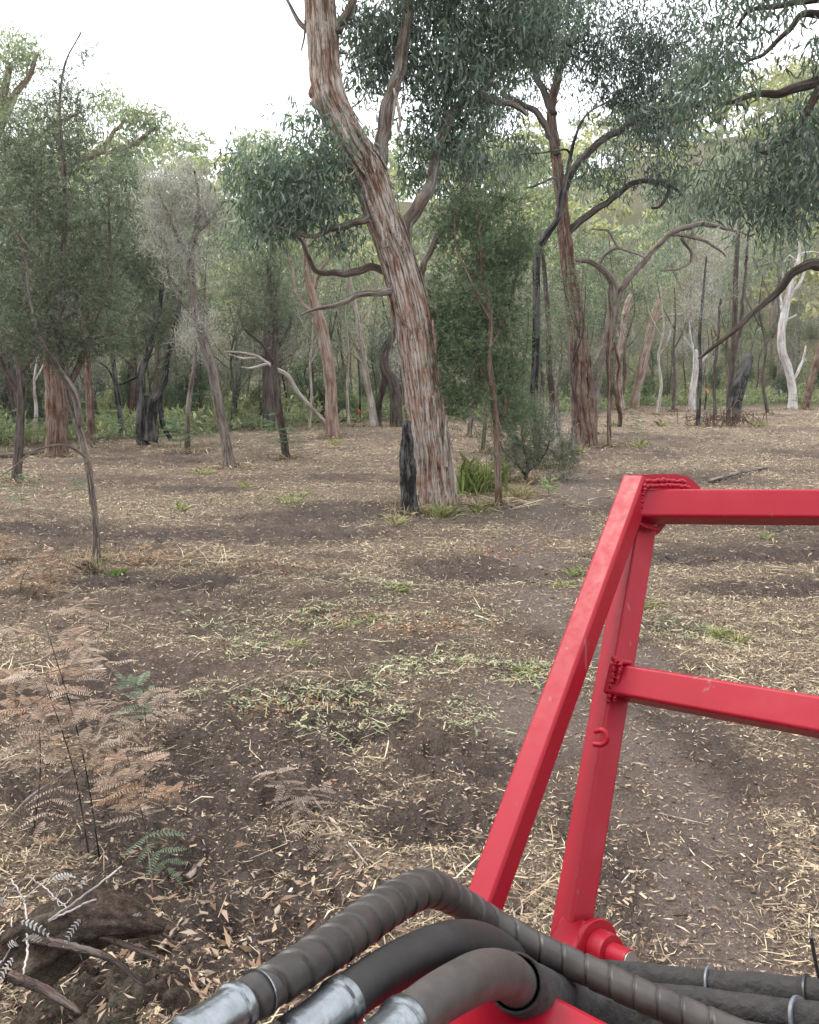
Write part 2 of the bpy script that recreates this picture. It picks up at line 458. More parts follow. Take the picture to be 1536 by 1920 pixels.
def unit(v):
    v = np.asarray(v, float); return v / (np.linalg.norm(v, axis=-1, keepdims=True) + 1e-9)
def leaves(C, D, L, W, cols, fold=.25, twist=None, rg=None):
    """lens-shaped leaf quads from base C along D; returns V, F, colour per vertex"""
    rg = rg or rng
    n = len(C); D = unit(D); rnd = rg.normal(size=(n, 3))
    S = unit(np.cross(D, rnd)); Nn = np.cross(D, S)
    L = np.broadcast_to(L, (n,))[:, None]; W = np.broadcast_to(W, (n,))[:, None]
    m = C + D * L * .45 + Nn * L * .08
    V = np.stack([C, m + S * W * .5 + Nn * W * fold, C + D * L - Nn * L * .04, m - S * W * .5 + Nn * W * fold], 1).reshape(-1, 3)
    F = np.arange(4 * n).reshape(n, 4)
    return V, F, np.repeat(cols, 4, axis=0)
def lerp(a, b, t): return np.asarray(a) + (np.asarray(b) - np.asarray(a)) * t
def pick(pal, n, jit=.18, rg=None):
    """n colours out of a palette with some variation in brightness"""
    rg = rg or rng
    pal = np.asarray(pal, float); i = rg.integers(0, len(pal), n); j = rg.integers(0, len(pal), n); t = rg.random((n, 1)) * .6
    c = pal[i] * (1 - t) + pal[j] * t
    return np.clip(c * (1 + jit * rg.normal(size=(n, 1))), .004, .95)
# ------------------------------------------------------------------ ground: one sheet out past the ridge
def build_ground():
    r = np.concatenate([np.geomspace(.25, 1.6, 10, endpoint=False), np.geomspace(1.6, 22, 270, endpoint=False), np.geomspace(22, 420, 70)])
    a = np.concatenate([np.linspace(-R(38), R(38), 430, endpoint=False), np.linspace(R(38), 2 * math.pi - R(38), 60, endpoint=False)])
    RR, AA = np.meshgrid(r, a, indexing='ij')
    x = RR * np.sin(AA); y = RR * np.cos(AA)
    z = Hfine(x, y)
    V = np.stack([x, y, z], -1).reshape(-1, 3)
    V = np.vstack([V, [[0, 0, float(H(0, 0))]]])
    m = len(a); F = gridfaces(len(r), m)[:, ::-1]
    fan = np.stack([np.full(m, len(V) - 1), (np.arange(m) + 1) % m, np.arange(m)], 1)
    xs, ys = V[:, 0], V[:, 1]
    ed = np.where(ys > 1, edge_at(768 + FPX * xs / np.maximum(ys, 1)), 20); far = sstep(-1.5, 2.5, np.hypot(xs, ys) - ed)
    gr = np.clip(blob(xs, ys, GREEN) * .1 + far * .9, 0, 1)
    st = np.clip(straw_mask(xs, ys), 0, 1) * (1 - far)
    me = mesh('ground', V, [F, fan], floats={'straw': st, 'green': gr, 'bare': blob(xs, ys, BARE), 'track': blob(xs, ys, TRACK)}, smooth=True)
    o = obj('ground', me, 'ground'); o['kind'] = 'structure'
build_ground()

def scatter(n, r0, r1, amax=R(34), power=1.0, mask=None):
    """ground points, thicker near by; kept where mask is high"""
    out = []
    tot = 0
    while tot < n:
        u = rng.random(n * 2)
        r = r0 * (r1 / r0) ** (u ** power)
        a = rng.uniform(-amax, amax, n * 2)
        x, y = r * np.sin(a), r * np.cos(a)
        if mask is not None:
            k = rng.random(n * 2) < mask(x, y); x, y = x[k], y[k]
        out.append(np.stack([x, y], 1)); tot += len(x)
    P = np.vstack(out)[:n]
    return np.column_stack([P, Hfine(P[:, 0], P[:, 1])])
def slivers(P, L, W, cols, tilt=.16, bend=.16, lift=.007, flat=False):
    """straws: three cross-sections, bent, lying about the ground"""
    n = len(P); az = rng.uniform(0, 2 * np.pi, n)
    D = unit(np.stack([np.cos(az), np.sin(az), rng.normal(0, tilt, n)], 1))
    Z = np.array([0, 0, 1.0]); S = unit(np.cross(D, Z) + rng.normal(0, .5, (n, 3)))
    L = np.broadcast_to(L, (n,))[:, None]; W = np.broadcast_to(W, (n,))[:, None]
    c = P + np.array([0, 0, 1]) * (lift + np.abs(rng.normal(0, lift, n)))[:, None]
    b = np.cross(D, S) * (rng.normal(0, bend, n)[:, None] * L) + np.cross(D, Z) * (rng.normal(0, bend, n)[:, None] * L)
    a0, a1, a2 = c - D * L * .5, c + b, c + D * L * .5
    # keep both ends above the soil
    for e in (a0, a1, a2):
        g = P[:, 2] - .012; e[:, 2] = np.maximum(e[:, 2], g)
    if flat:
        V = np.stack([a0, a1 + S * W * .5, a2, a1 - S * W * .5], 1).reshape(-1, 3)
        return V, np.arange(4 * n).reshape(n, 4), np.repeat(cols, 4, axis=0)
    V = np.stack([a0 - S * W * .4, a0 + S * W * .4, a1 + S * W * .5, a1 - S * W * .5, a2 + S * W * .25, a2 - S * W * .25], 1).reshape(-1, 3)
    i = np.arange(n)[:, None] * 6
    F = np.vstack([i + [0, 1, 2, 3], i + [3, 2, 4, 5]])
    return V, F, np.repeat(cols, 6, axis=0)
STRAW = [(.47, .385, .25), (.40, .315, .20), (.54, .455, .31), (.31, .235, .15), (.45, .385, .265), (.23, .165, .11), (.50, .43, .33), (.37, .29, .19), (.18, .13, .09), (.34, .31, .18)]
DRAB = [(.21, .15, .105), (.15, .105, .075), (.27, .20, .145), (.11, .078, .058), (.32, .26, .20)]
GRASS = [(.18, .21, .11), (.29, .265, .17), (.13, .175, .085), (.36, .32, .22), (.23, .26, .16), (.38, .34, .25), (.32, .26, .17), (.12, .17, .085)]
LEAFLIT = [(.21, .125, .078), (.15, .09, .06), (.27, .19, .13), (.31, .24, .185), (.12, .075, .055), (.25, .155, .092), (.37, .30, .245), (.17, .12, .09)]
def dist(P): return np.hypot(P[:, 0], P[:, 1])

mb = MB()
P = scatter(104000, 1.7, 48, mask=lambda x, y: straw_mask(x, y) * (.45 + .55 * sstep(3, 7, np.hypot(x, y))))
d = dist(P)
V, F, C = slivers(P, (.007 + rng.gamma(1.4, .011, len(P))) * (1 + d * .11), (.0010 + rng.random(len(P)) * .0016) * (1 + d * .30), pick(STRAW, len(P)), flat=True)
mb.add(V, F, C)
P = scatter(82000, 1.7, 48, mask=lambda x, y: .35 + .65 * straw_mask(x, y)); d = dist(P)
V, F, C = slivers(P, (.006 + rng.gamma(1.5, .008, len(P))) * (1 + d * .11), (.0018 + rng.random(len(P)) * .0028) * (1 + d * .22), pick(DRAB, len(P)), bend=.05, flat=True)
mb.add(V, F, C)
P = scatter(1500, 2.2, 30, mask=straw_mask); d = dist(P)
V, F, C = slivers(P, .07 + rng.gamma(2, .05, len(P)), (.003 + rng.random(len(P)) * .003) * (1 + d * .05), pick(STRAW, len(P)), tilt=.10, lift=.012)
mb.add(V, F, C)
CT = scatter(520, 2.3, 26, power=.9, mask=lambda x, y: straw_mask(x, y) ** 2)            # matted heaps
for k_ in range(34):
    q_ = np.repeat(CT, 1, axis=0); sp_ = .05 + .02 * dist(CT)
    off = rng.normal(0, 1, (len(CT), 2)) * np.minimum(sp_, .35)[:, None]; rr_ = np.exp(-(off ** 2).sum(1) / (np.minimum(sp_, .35) ** 2))
    q_[:, :2] += off; q_[:, 2] = H(q_[:, 0], q_[:, 1]) + .006 + rr_ * np.minimum(.02 + .003 * dist(CT), .07) * rng.uniform(.3, 1.2, len(CT))
    d_ = dist(CT)
    V, F, C = slivers(q_, (.02 + rng.gamma(1.5, .02, len(CT))) * (1 + d_ * .06), (.0014 + rng.random(len(CT)) * .0022) * (1 + d_ * .2), pick(STRAW, len(CT)), tilt=.3, flat=True); mb.add(V, F, C)
o = mb.obj('cut_straw', 'litter'); tag(o, 'pale cut straw and shredded stems strewn over the cleared soil', 'straw', kind='stuff')

mb = MB()
P = scatter(5500, 2.0, 18, power=1.1, mask=lambda x, y: blob(x, y, GREEN, .9) * sstep(.4, .7, fbm(x * 2.7 + 4, y * 2.7, 3))); d = dist(P)
V, F, C = slivers(P, .018 + rng.gamma(1.6, .018, len(P)), (.003 + rng.random(len(P)) * .006) * (1 + d * .05), pick(GRASS, len(P), .28), tilt=.22, bend=.2, lift=.008)
mb.add(V, F, C)
o = mb.obj('cut_grass', 'litter'); tag(o, 'greenish cut grass lying in matted patches on the clearing', 'grass', kind='stuff')

def leaf_litter(n, r0, r1, mask, lmul=1.0):
    P = scatter(n, r0, r1, mask=mask); az = rng.uniform(0, 6.283, n)
    D = unit(np.stack([np.cos(az), np.sin(az), rng.normal(0, .25, n)], 1))
    P[:, 2] += .006 + np.abs(rng.normal(0, .006, n))
    return leaves(P, D, (.025 + rng.random(n) ** 2 * .06) * lmul, (.006 + rng.random(n) * .009) * lmul, pick(LEAFLIT, n, .25), fold=.35)
mb = MB()
mb.add(*leaf_litter(4200, 1.7, 16, lambda x, y: .25 + .6 * fbm(x * 1.3 + 9, y * 1.3, 2)))
def corner(x, y): return np.exp(-(((x + .55) / .55) ** 2 + ((y - 2.75) / .55) ** 2))
mb.add(*leaf_litter(650, 2.0, 4.2, lambda x, y: corner(x, y), 1.45))
def rusty(x, y): return blob(x, y, [patch(640, 1165, .35, .22), patch(830, 1185, .25, .15), patch(780, 1190, .3, .12), patch(500, 1065, .5, .3), patch(300, 1050, .5, .3), patch(960, 1030, .4, .3), patch(560, 1330, .3, .12), patch(1130, 1010, .5, .3)], .9)
P = scatter(1500, 2.0, 16, mask=rusty); n_ = len(P); P[:, 2] += .008
az = rng.uniform(0, 6.283, n_)
mb.add(*leaves(P, np.stack([np.cos(az), np.sin(az), rng.normal(.1, .3, n_)], 1), .02 + rng.random(n_) * .05, .006 + rng.random(n_) * .012, pick([(.26, .13, .075), (.20, .10, .06), (.31, .18, .11), (.15, .085, .055)], n_, .2), fold=.35))
o = mb.obj('dead_leaves', 'litter'); tag(o, 'small dry brown gum leaves scattered over the soil', 'leaves', kind='stuff')

mb = MB()                               # wood chips: little wedge prisms
n = 15000
P = scatter(n, 1.7, 15, mask=lambda x, y: .2 + .6 * straw_mask(x, y)); az = rng.uniform(0, 6.283, n)
D = np.stack([np.cos(az), np.sin(az), rng.normal(0, .2, n)], 1); S = np.stack([-np.sin(az), np.cos(az), rng.normal(0, .3, n)], 1)
L = np.minimum(.003 + rng.gamma(1.5, .0034, n), .016)[:, None]; W = L * rng.uniform(.25, .6, n)[:, None]; P[:, 2] += .005
U = np.array([0, 0, 1.0]) * W * .5
V = np.stack([P - D * L - S * W, P + D * L - S * W * .6, P + D * L * .8 + S * W, P - D * L + S * W * .7, P + U], 1).reshape(-1, 3)
i = np.arange(n)[:, None] * 5
F = np.vstack([i + [0, 1, 4], i + [1, 2, 4], i + [2, 3, 4], i + [3, 0, 4]])
mb.add(V, F, np.repeat(pick([(.37, .29, .205), (.28, .20, .14), (.45, .375, .29), (.20, .14, .10), (.33, .245, .17)], n), 5, axis=0))
o = mb.obj('wood_chips', 'litter'); tag(o, 'pale mulched wood chips sprinkled across the bare soil', 'wood chips', kind='stuff')

# soil clods, heaviest where the ground has been churned
def blobs(P, rad, cols, sq=.7):
    t = (1 + 5 ** .5) / 2
    I = unit(np.array([(-1, t, 0), (1, t, 0), (-1, -t, 0), (1, -t, 0), (0, -1, t), (0, 1, t), (0, -1, -t), (0, 1, -t), (t, 0, -1), (t, 0, 1), (-t, 0, -1), (-t, 0, 1)], float))
    T = np.array([(0, 11, 5), (0, 5, 1), (0, 1, 7), (0, 7, 10), (0, 10, 11), (1, 5, 9), (5, 11, 4), (11, 10, 2), (10, 7, 6), (7, 1, 8), (3, 9, 4), (3, 4, 2), (3, 2, 6), (3, 6, 8), (3, 8, 9), (4, 9, 5), (2, 4, 11), (6, 2, 10), (8, 6, 7), (9, 8, 1)])
    n = len(P)
    V = I[None] * rng.uniform(.45, 1.4, (n, 12, 1)) * np.broadcast_to(rad, (n,))[:, None, None] * np.array([1, 1, sq])
    V = V + P[:, None]
    F = (np.arange(n)[:, None, None] * 12 + T[None]).reshape(-1, 3)
    return V.reshape(-1, 3), F, np.repeat(cols, 12, axis=0)
mb = MB()
P = scatter(3600, 1.8, 11, mask=lambda x, y: .12 + .85 * blob(x, y, BARE)); d = dist(P)
mb.add(*blobs(P, np.minimum(.003 + rng.gamma(1.3, .0035, len(P)), .011) * (1 + np.maximum(d - 4, 0) * .22), pick([(.105, .076, .061), (.08, .056, .045), (.15, .113, .093)], len(P)), .5))
o = mb.obj('soil_clods', 'litter'); tag(o, 'crumbly clods of dark turned soil on the bare patches', 'soil', kind='stuff')
# ------------------------------------------------------------------ machine: red tube guard on its arm
def boxtube(p0, p1, w, h, up, bev=.007, n=2):
    """rounded square tube from p0 to p1; w across, h along 'up'"""
    p0, p1 = np.asarray(p0, float), np.asarray(p1, float)
    t = unit(p1 - p0); u = unit(np.asarray(up) - t * (np.asarray(up) @ t)); s = np.cross(t, u)
    sec = []
    for k, (a, b) in enumerate(((1, 1), (-1, 1), (-1, -1), (1, -1))):
        for q in np.linspace(0, np.pi / 2, 5):
            an = k * np.pi / 2 + q
            sec.append(((w / 2 - bev) * a + bev * math.cos(an), (h / 2 - bev) * b + bev * math.sin(an)))
    sec = np.array(sec); m = len(sec)
    ts = np.linspace(0, 1, n)
    V = (p0 + (p1 - p0) * ts[:, None])[:, None] + s * sec[None, :, :1] + u * sec[None, :, 1:]
    F = [gridfaces(n, m)[:, ::-1], np.arange(m)[None], (np.arange(m)[::-1] + (n - 1) * m)[None]]
    return V.reshape(-1, 3), F
def bead(path, r, step, jag=.25):
    """weld bead: a row of overlapping flattened ripples"""
    S, t = spline(path, max(3, int(np.linalg.norm(np.diff(np.asarray(path), axis=0), axis=1).sum() / step)))
    P = S[:, :3] + rng.normal(0, r * .2, (len(S), 3))
    mbb = MB(); T, N, B = frames(P)
    for k in range(len(P)):
        th = np.linspace(0, 2 * np.pi, 7, endpoint=False); ph = np.linspace(.2, np.pi - .2, 4)
        q = r * (.8 + rng.random() * .55)
        V = np.stack([np.outer(np.cos(ph), np.ones(7)) * step * 1.25, np.outer(np.sin(ph), np.cos(th)) * q, np.outer(np.sin(ph), np.sin(th)) * q], -1).reshape(-1, 3)
        V = P[k] + V[:, :1] * T[k] + V[:, 1:2] * N[k] + V[:, 2:] * B[k]
        mbb.add(V, [gridfaces(4, 7), np.arange(7)[::-1][None], (np.arange(7) + 21)[None]])
    return mbb
def smooth_bevel_obj(name, VF, mat, parent, origin):
    me = mesh(name, VF[0], VF[1], smooth=True)
    o = obj(name, me, mat, parent, origin)
    me.set_sharp_from_angle(angle=R(40))
    wn = o.modifiers.new('normals', 'WEIGHTED_NORMAL'); wn.keep_sharp = True; wn.weight = 80
    return o

G0 = cd(1070, 1760, 1.50)
guard = thing('forestry_machine', 'crimson red square-tube guard frame and arm of the machine in front', 'machine', G0)
Lb, Lt = cd(893, 1735, 1.44), cd(1196, 905, 1.80)
Rb, Rt = cd(1063, 1790, 1.52), cd(1212, 915, 1.86)
view = lambda p: unit(p - CAM)
def roll_up(p0, p1, ang):
    """a direction across the tube, turned by ang from facing the lens"""
    t = unit(p1 - p0); f = -view((p0 + p1) / 2); f = unit(f - t * (f @ t)); s = np.cross(t, f)
    return f * math.cos(ang) + s * math.sin(ang)
smooth_bevel_obj('front_post', boxtube(Lb, Lt, .050, .050, roll_up(Lb, Lt, R(-32))), 'red_paint', guard, G0)
smooth_bevel_obj('rear_post', boxtube(Rb, Rt, .052, .052, roll_up(Rb, Rt, R(-50))), 'red_paint', guard, G0)
T0, T1 = cd(1192, 950, 1.80), cd(1720, 953, 1.72)
smooth_bevel_obj('top_rail', boxtube(T0, T1, .060, .060, roll_up(T0, T1, R(-18))), 'red_paint', guard, G0)
M0, M1 = cd(1150, 1277, 1.68), cd(1760, 1385, 1.33)
smooth_bevel_obj('lower_rail', boxtube(M0, M1, .060, .060, roll_up(M0, M1, R(-12))), 'red_paint', guard, G0)
# the far side of the guard, out of frame
Q0, Q1 = T1 + np.array([0, 0, .02]), np.array([M1[0] + .12, M1[1] - .15, M1[2] - .42])
smooth_bevel_obj('far_post', boxtube(Q0, Q1, .050, .050, (1, 0, 0)), 'red_paint', guard, G0)
# rounded cap plate on the top joint
def plate(outline, nrm, th):
    O = np.asarray(outline); k = len(O); n_ = unit(nrm) * th / 2
    V = np.vstack([O + n_, O - n_])
    F = [np.arange(k)[None], (np.arange(k)[::-1] + k)[None], np.stack([np.arange(k), np.arange(k) + k, (np.arange(k) + 1) % k + k, (np.arange(k) + 1) % k], 1)]
    return V, F
ol = [(1176, 890), (1270, 889), (1290, 894), (1308, 908), (1318, 922), (1318, 950), (1250, 960), (1185, 940)]
V, F = plate([cd(x, y, 1.835) for x, y in ol], -view(cd(1240, 920, 1.83)), .016)
smooth_bevel_obj('gusset_plate', (V, F), 'red_paint', guard, G0)
ol = [(1200, 960), (1250, 960), (1248, 985), (1236, 1000), (1220, 1010), (1200, 1010)]
V, F = plate([cd(x, y, 1.85) for x, y in ol], -view(cd(1240, 920, 1.83)), .012)
smooth_bevel_obj('gusset_plate', (V, F), 'red_paint', guard, G0)
for path, r, st in (([cd(1210, 908, 1.765), cd(1203, 945, 1.765), cd(1197, 977, 1.768)], .0044, .0032),
                    ([cd(1212, 903, 1.772), cd(1250, 901, 1.785), cd(1285, 904, 1.795)], .0042, .0035),
                    ([cd(1212, 912, 1.768), cd(1255, 910, 1.780), cd(1290, 913, 1.785)], .0040, .0035),
                    ([cd(1200, 982, 1.77), cd(1215, 990, 1.78), cd(1232, 992, 1.79)], .0040, .0032),
                    ([cd(1154, 1240, 1.645), cd(1148, 1275, 1.645), cd(1141, 1313, 1.65)], .0044, .003),
                    ([cd(1164, 1243, 1.64), cd(1159, 1277, 1.64), cd(1153, 1313, 1.645)], .0040, .003),
                    ([cd(1152, 1237, 1.65), cd(1164, 1240, 1.65), cd(1178, 1244, 1.65)], .0055, .005)):
    bead(path, r, st).obj('weld_bead', 'red_paint', guard, G0, smooth=True)
# hook welded on the rear post
hk = [cd(1116, 1371, 1.555), cd(1130, 1369, 1.545), cd(1138, 1378, 1.54), cd(1137, 1390, 1.54), cd(1128, 1396, 1.545), cd(1114, 1395, 1.555)]
S, _ = spline(hk, 26)
V, F, b_, h_ = tube(S, .0050, 10)
smooth_bevel_obj('hook', (V, F), 'red_paint', guard, G0)
# pivot: flange, collar and pin with a worn end
ax = unit(cd(1190, 1803, 1.44) - cd(1110, 1772, 1.52))
def lathe(prof, p, ax, segs=28):
    """prof: (along axis, radius)"""
    a = np.array([0, 0, 1.0]); n_ = unit(np.cross(ax, a)); b_ = np.cross(ax, n_)
    th = np.linspace(0, 2 * np.pi, segs, endpoint=False)
    V = np.stack([p + ax * x + (n_ * math.cos(t) + b_ * math.sin(t)) * r for x, r in prof for t in th])
    return V, [gridfaces(len(prof), segs), np.arange(segs)[::-1][None], (np.arange(segs) + (len(prof) - 1) * segs)[None]]
p = cd(1112, 1775, 1.50)
piv = smooth_bevel_obj('pivot_flange', lathe([(0, .046), (.006, .048), (.012, .048), (.014, .046)], p, ax), 'red_paint', guard, G0)
smooth_bevel_obj('pivot_collar', lathe([(.012, .033), (.040, .031), (.044, .029)], p, ax), 'red_paint', guard, G0)
smooth_bevel_obj('pivot_pin', lathe([(.040, .019), (.080, .0175), (.084, .0165)], p, ax), 'red_paint', guard, G0)
smooth_bevel_obj('pin_end', lathe([(.0835, .0150), (.0862, .0145)], p, ax), 'steel_worn', guard, G0)
# arm carrying the guard: a deep box with a sloping nose, below the hoses
def hull_prism(top, depth):
    T = np.asarray(top); k = len(T)
    return np.vstack([T, T - np.array([0, 0, depth])]), [np.arange(k)[None], (np.arange(k)[::-1] + k)[None], np.stack([np.arange(k), np.arange(k) + k, (np.arange(k) + 1) % k + k, (np.arange(k) + 1) % k], 1)]
zt = cd(800, 1860, .93)[2]
def flat(px, py, dz=0):
    r_ = ray(px, py); q = CAM + r_ * ((zt + dz - CAM_Z) / r_[2]); return q
top = [flat(858, 1785), flat(1010, 1842), flat(1300, 1990), flat(1300, 2300), flat(640, 2300), flat(650, 1960)]
o = smooth_bevel_obj('arm', hull_prism(top, .16), 'red_paint', guard, G0)
bv = o.modifiers.new('edge', 'BEVEL'); bv.width = .012; bv.segments = 3
# lug that carries the posts down to the arm
V, F = boxtube(cd(880, 1760, 1.47), cd(905, 1880, 1.30), .07, .05, (1, 0, 0), .01)
smooth_bevel_obj('lug', (V, F), 'red_paint', guard, G0)
V, F = boxtube(cd(1075, 1760, 1.53), cd(1010, 1900, 1.35), .08, .05, (1, 0, 0), .01)
smooth_bevel_obj('lug', (V, F), 'red_paint', guard, G0)
smooth_bevel_obj('bolt_head', lathe([(0, .010), (.008, .010), (.010, .008)], flat(952, 1916), np.array([0, 0, 1.0]), 6), 'steel_worn', guard, G0)
# shoulder with a rounded top between the hoses, and the mast the arm hangs on (behind the lens)
V, F = boxtube(flat(1210, 2300, -.08), flat(1210, 2300, -.08) + np.array([0, -.9, .1]), .5, .16, (0, 0, 1), .02)
smooth_bevel_obj('arm_tail', (V, F), 'red_paint', guard, G0)
V, F = boxtube(flat(900, 2300, -.1) + np.array([0, -.6, .05]), np.array([.1, -.35, float(H(.1, -.35)) - .02]), .3, .2, (0, 1, 0), .02)
smooth_bevel_obj('mast', (V, F), 'red_paint', guard, G0)

# unseen cab, added above and behind the lens to shade guard and hoses
def cab(name, p0, p1, w, h, up, mat='red_paint', bev=.02):
    V, F = boxtube(p0, p1, w, h, up, bev); smooth_bevel_obj(name, (V, F), mat, guard, G0)
cab('added_cab_roof', (.05, -1.75, 2.52), (.05, .10, 2.50), 1.5, .07, (0, 0, 1))
for sx in (-.65, .75):
    cab('added_cab_post', (sx, -1.65, .55), (sx, -1.65, 2.49), .08, .08, (0, 1, 0))
cab('added_rear_panel', (.05, -1.72, .5), (.05, -1.72, 1.75), 1.4, .05, (0, 1, 0), 'cable_tie')
cab('added_seat_back', (.05, -.62, 1.05), (.05, -.78, 1.62), .5, .12, (0, 1, 0), 'sleeve', .05)
cab('added_seat', (.05, -.68, .98), (.05, -.22, 1.02), .5, .12, (0, 0, 1), 'sleeve', .05)
cab('added_cab_floor', (.05, -1.75, .5), (.05, .15, .5), 1.5, .08, (0, 0, 1), 'cable_tie')
for sx in (-.75, .85):
    for yy in (-1.4, -.1):
        V, F = lathe([(0, .30), (.02, .42), (.06, .45), (.24, .45), (.28, .42), (.30, .30)], np.array([sx - .15, yy, float(H(sx, yy)) + .44]), np.array([1.0, 0, 0]), 40)
        smooth_bevel_obj('wheel', (V, F), 'sleeve', guard, G0)

# ------------------------------------------------------------------ hydraulic hoses
def hose(name, label, pts, mat, n=150, segs=28, pitch=None, depth=.0016, wob=0.0):
    """pts: (px, py, distance, width in px); returns the thing"""
    Q = np.array([np.r_[cd(x, y, d), w * .5 * d / FPX] for x, y, d, w in pts])
    S, t = spline(Q, n)
    base = S[0, :3]
    th_ = thing(name, label, 'hose', base, 'hydraulic hoses over the machine arm')
    def disp(TH, LL, RR):
        d_ = np.zeros_like(TH * LL)
        if pitch:
            LW = LL + .35 * pitch * (vn(LL * 11, LL * 0) - .5) * 2
            ph = ((LW - pitch * TH / (2 * np.pi)) / pitch) % 1.0
            d_ = depth * (.6 - ph) * .8 - depth * 1.8 * np.exp(-((ph - .97) / .035) ** 2) - depth * 1.2 * np.exp(-((ph - .02) / .03) ** 2)
        if wob: d_ = d_ + wob * (fbm(np.cos(TH) * 2 + LL * 22, np.sin(TH) * 2 + LL * 9, 3) - .5) * 2
        return d_, np.full(TH.shape, .5)
    V, F, b_, h_ = tube(S[:, :3], S[:, 3] * .92, segs, disp)
    me = mesh('tube', V, F, smooth=True)
    obj('tube' if not pitch else 'wrapped_tube', me, mat, th_, base)
    return th_, S, base
def collar(th_, S, base, i0, i1, mul, mat, name, prof=None, mul2=None):
    k = max(3, i1 - i0); seg = S[i0:i1]
    m2 = np.linspace(mul, mul2 or mul, len(seg))
    P = seg[:, :3]; r = seg[:, 3] * m2
    V, F, b_, h_ = tube(P, r, 28)
    me = mesh(name, V, F, smooth=True); o = obj(name, me, mat, th_, base); me.set_sharp_from_angle(angle=R(40)); return o
def ferrule(th_, p0, p1, r, base, mat='zinc'):
    """crimped steel ferrule with ridged skirt"""
    ax_ = unit(np.asarray(p1) - np.asarray(p0)); L = np.linalg.norm(np.asarray(p1) - np.asarray(p0))
    prof = [(-.002, r * 1.0), (0, r * 1.10), (.002, r * 1.13), (L * .10, r * 1.13), (L * .115, r * 1.02), (L * .2, r * 1.02), (L * .21, r * .99), (L * .55, r * .99), (L * .57, r * 1.03), (L * .72, r * 1.03), (L * .74, r * .82), (L, r * .8)]
    return smooth_bevel_obj('ferrule', lathe(prof, np.asarray(p0), ax_, 32), mat, th_, base)

h1, S, b0 = hose('hydraulic_hose', 'grey spiral-wrapped hose arching highest over the others',
    [(440, 1892, .60, 88), (524, 1839, .64, 88), (613, 1781, .70, 88), (684, 1729, .77, 86), (745, 1688, .84, 82), (801, 1665, .90, 76), (852, 1686, .96, 64), (920, 1727, 1.0, 58),
     (1010, 1777, 1.0, 58), (1110, 1824, .98, 60), (1210, 1870, .95, 63), (1320, 1917, .92, 66), (1480, 1985, .88, 70), (1700, 2100, .84, 74)], 'hose_wrap', 950, 24, .030, .0015)
ferrule(h1, cd(450, 1886, .604), cd(300, 1985, .54), .0155, b0)
collar(h1, S, b0, 24, 26, 1.03, 'zinc', 'steel_band')
h2, S, b0 = hose('hydraulic_hose', 'smooth black hose between the wrapped hose and the grey one',
    [(640, 1882, .66, 92), (691, 1843, .70, 92), (770, 1798, .77, 92), (848, 1770, .84, 90), (908, 1772, .92, 82), (965, 1803, 1.0, 72), (1040, 1850, 1.06, 66), (1130, 1890, 1.08, 62), (1260, 1935, 1.05, 64), (1500, 2010, 1.0, 66)], 'hose_black', 150, 32)
ferrule(h2, cd(646, 1877, .664), cd(500, 1992, .585), .0176, b0)
h3, S, b0 = hose('hydraulic_hose', 'thick matt grey-brown hose bending into a dark fabric sleeve',
    [(755, 1924, .66, 98), (810, 1880, .69, 98), (860, 1850, .73, 98), (906, 1829, .79, 97), (946, 1829, .85, 94), (974, 1850, .91, 88), (1005, 1876, .98, 76), (1060, 1890, 1.05, 70), (1150, 1910, 1.1, 64)], 'hose_grey', 150, 32)
ferrule(h3, cd(762, 1917, .664), cd(655, 2010, .60), .0187, b0)
Q = np.array([np.r_[cd(x, y, d), w * .5 * d / FPX] for x, y, d, w in [(966, 1842, .89, 106), (1000, 1864, .945, 104), (1045, 1878, 1.0, 100), (1100, 1890, 1.05, 92), (1180, 1905, 1.07, 86), (1300, 1935, 1.05, 84), (1480, 1980, 1.0, 84)]])
S2, _ = spline(Q, 130)
V, F, b_, h_ = tube(S2[:, :3], S2[:, 3], 30, lambda TH, LL, RR: (.0045 * sstep(.0, .12, LL) * (fbm(np.cos(TH) * 1.6 + LL * 30, np.sin(TH) * 1.6 + LL * 14, 3) - .5) * 2, np.full(TH.shape, .5)), caps=False)
me = mesh('sleeve', V, F, smooth=True); sl = obj('sleeve', me, 'sleeve', h3, b0)
so = sl.modifiers.new('cloth', 'SOLIDIFY'); so.thickness = .003; so.offset = -1
h4, S, b0 = hose('hydraulic_hose', 'black fabric-sleeved hose running out to the side behind the pivot pin',
    [(1120, 1822, 1.25, 50), (1200, 1832, 1.25, 52), (1300, 1842, 1.22, 55), (1400, 1852, 1.18, 60), (1536, 1866, 1.13, 64), (1750, 1890, 1.05, 68)], 'sleeve', 170, 26, wob=.0028)
for i0 in (62, 112):
    collar(h4, S, b0, i0, i0 + 2, 1.10, 'cable_tie' if i0 > 100 else 'plastic_grey', 'cable_tie')
h5, S, b0 = hose('hydraulic_hose', 'lowest black fabric-sleeved hose, with a grey tie near its end',
    [(1200, 1868, 1.14, 56), (1290, 1880, 1.12, 60), (1400, 1895, 1.08, 66), (1536, 1915, 1.02, 72), (1750, 1945, .95, 76)], 'sleeve', 170, 26, wob=.0028)
collar(h5, S, b0, 98, 101, 1.09, 'plastic_grey', 'cable_tie')
tl, _ = spline([cd(1536, 1832, 1.08), cd(1530, 1805, 1.07), cd(1521, 1757, 1.06)], 12)
V, F, b_, h_ = tube(tl, .0024, 6)
smooth_bevel_obj('tie_tail', (V, F), 'cable_tie', h5, b0)
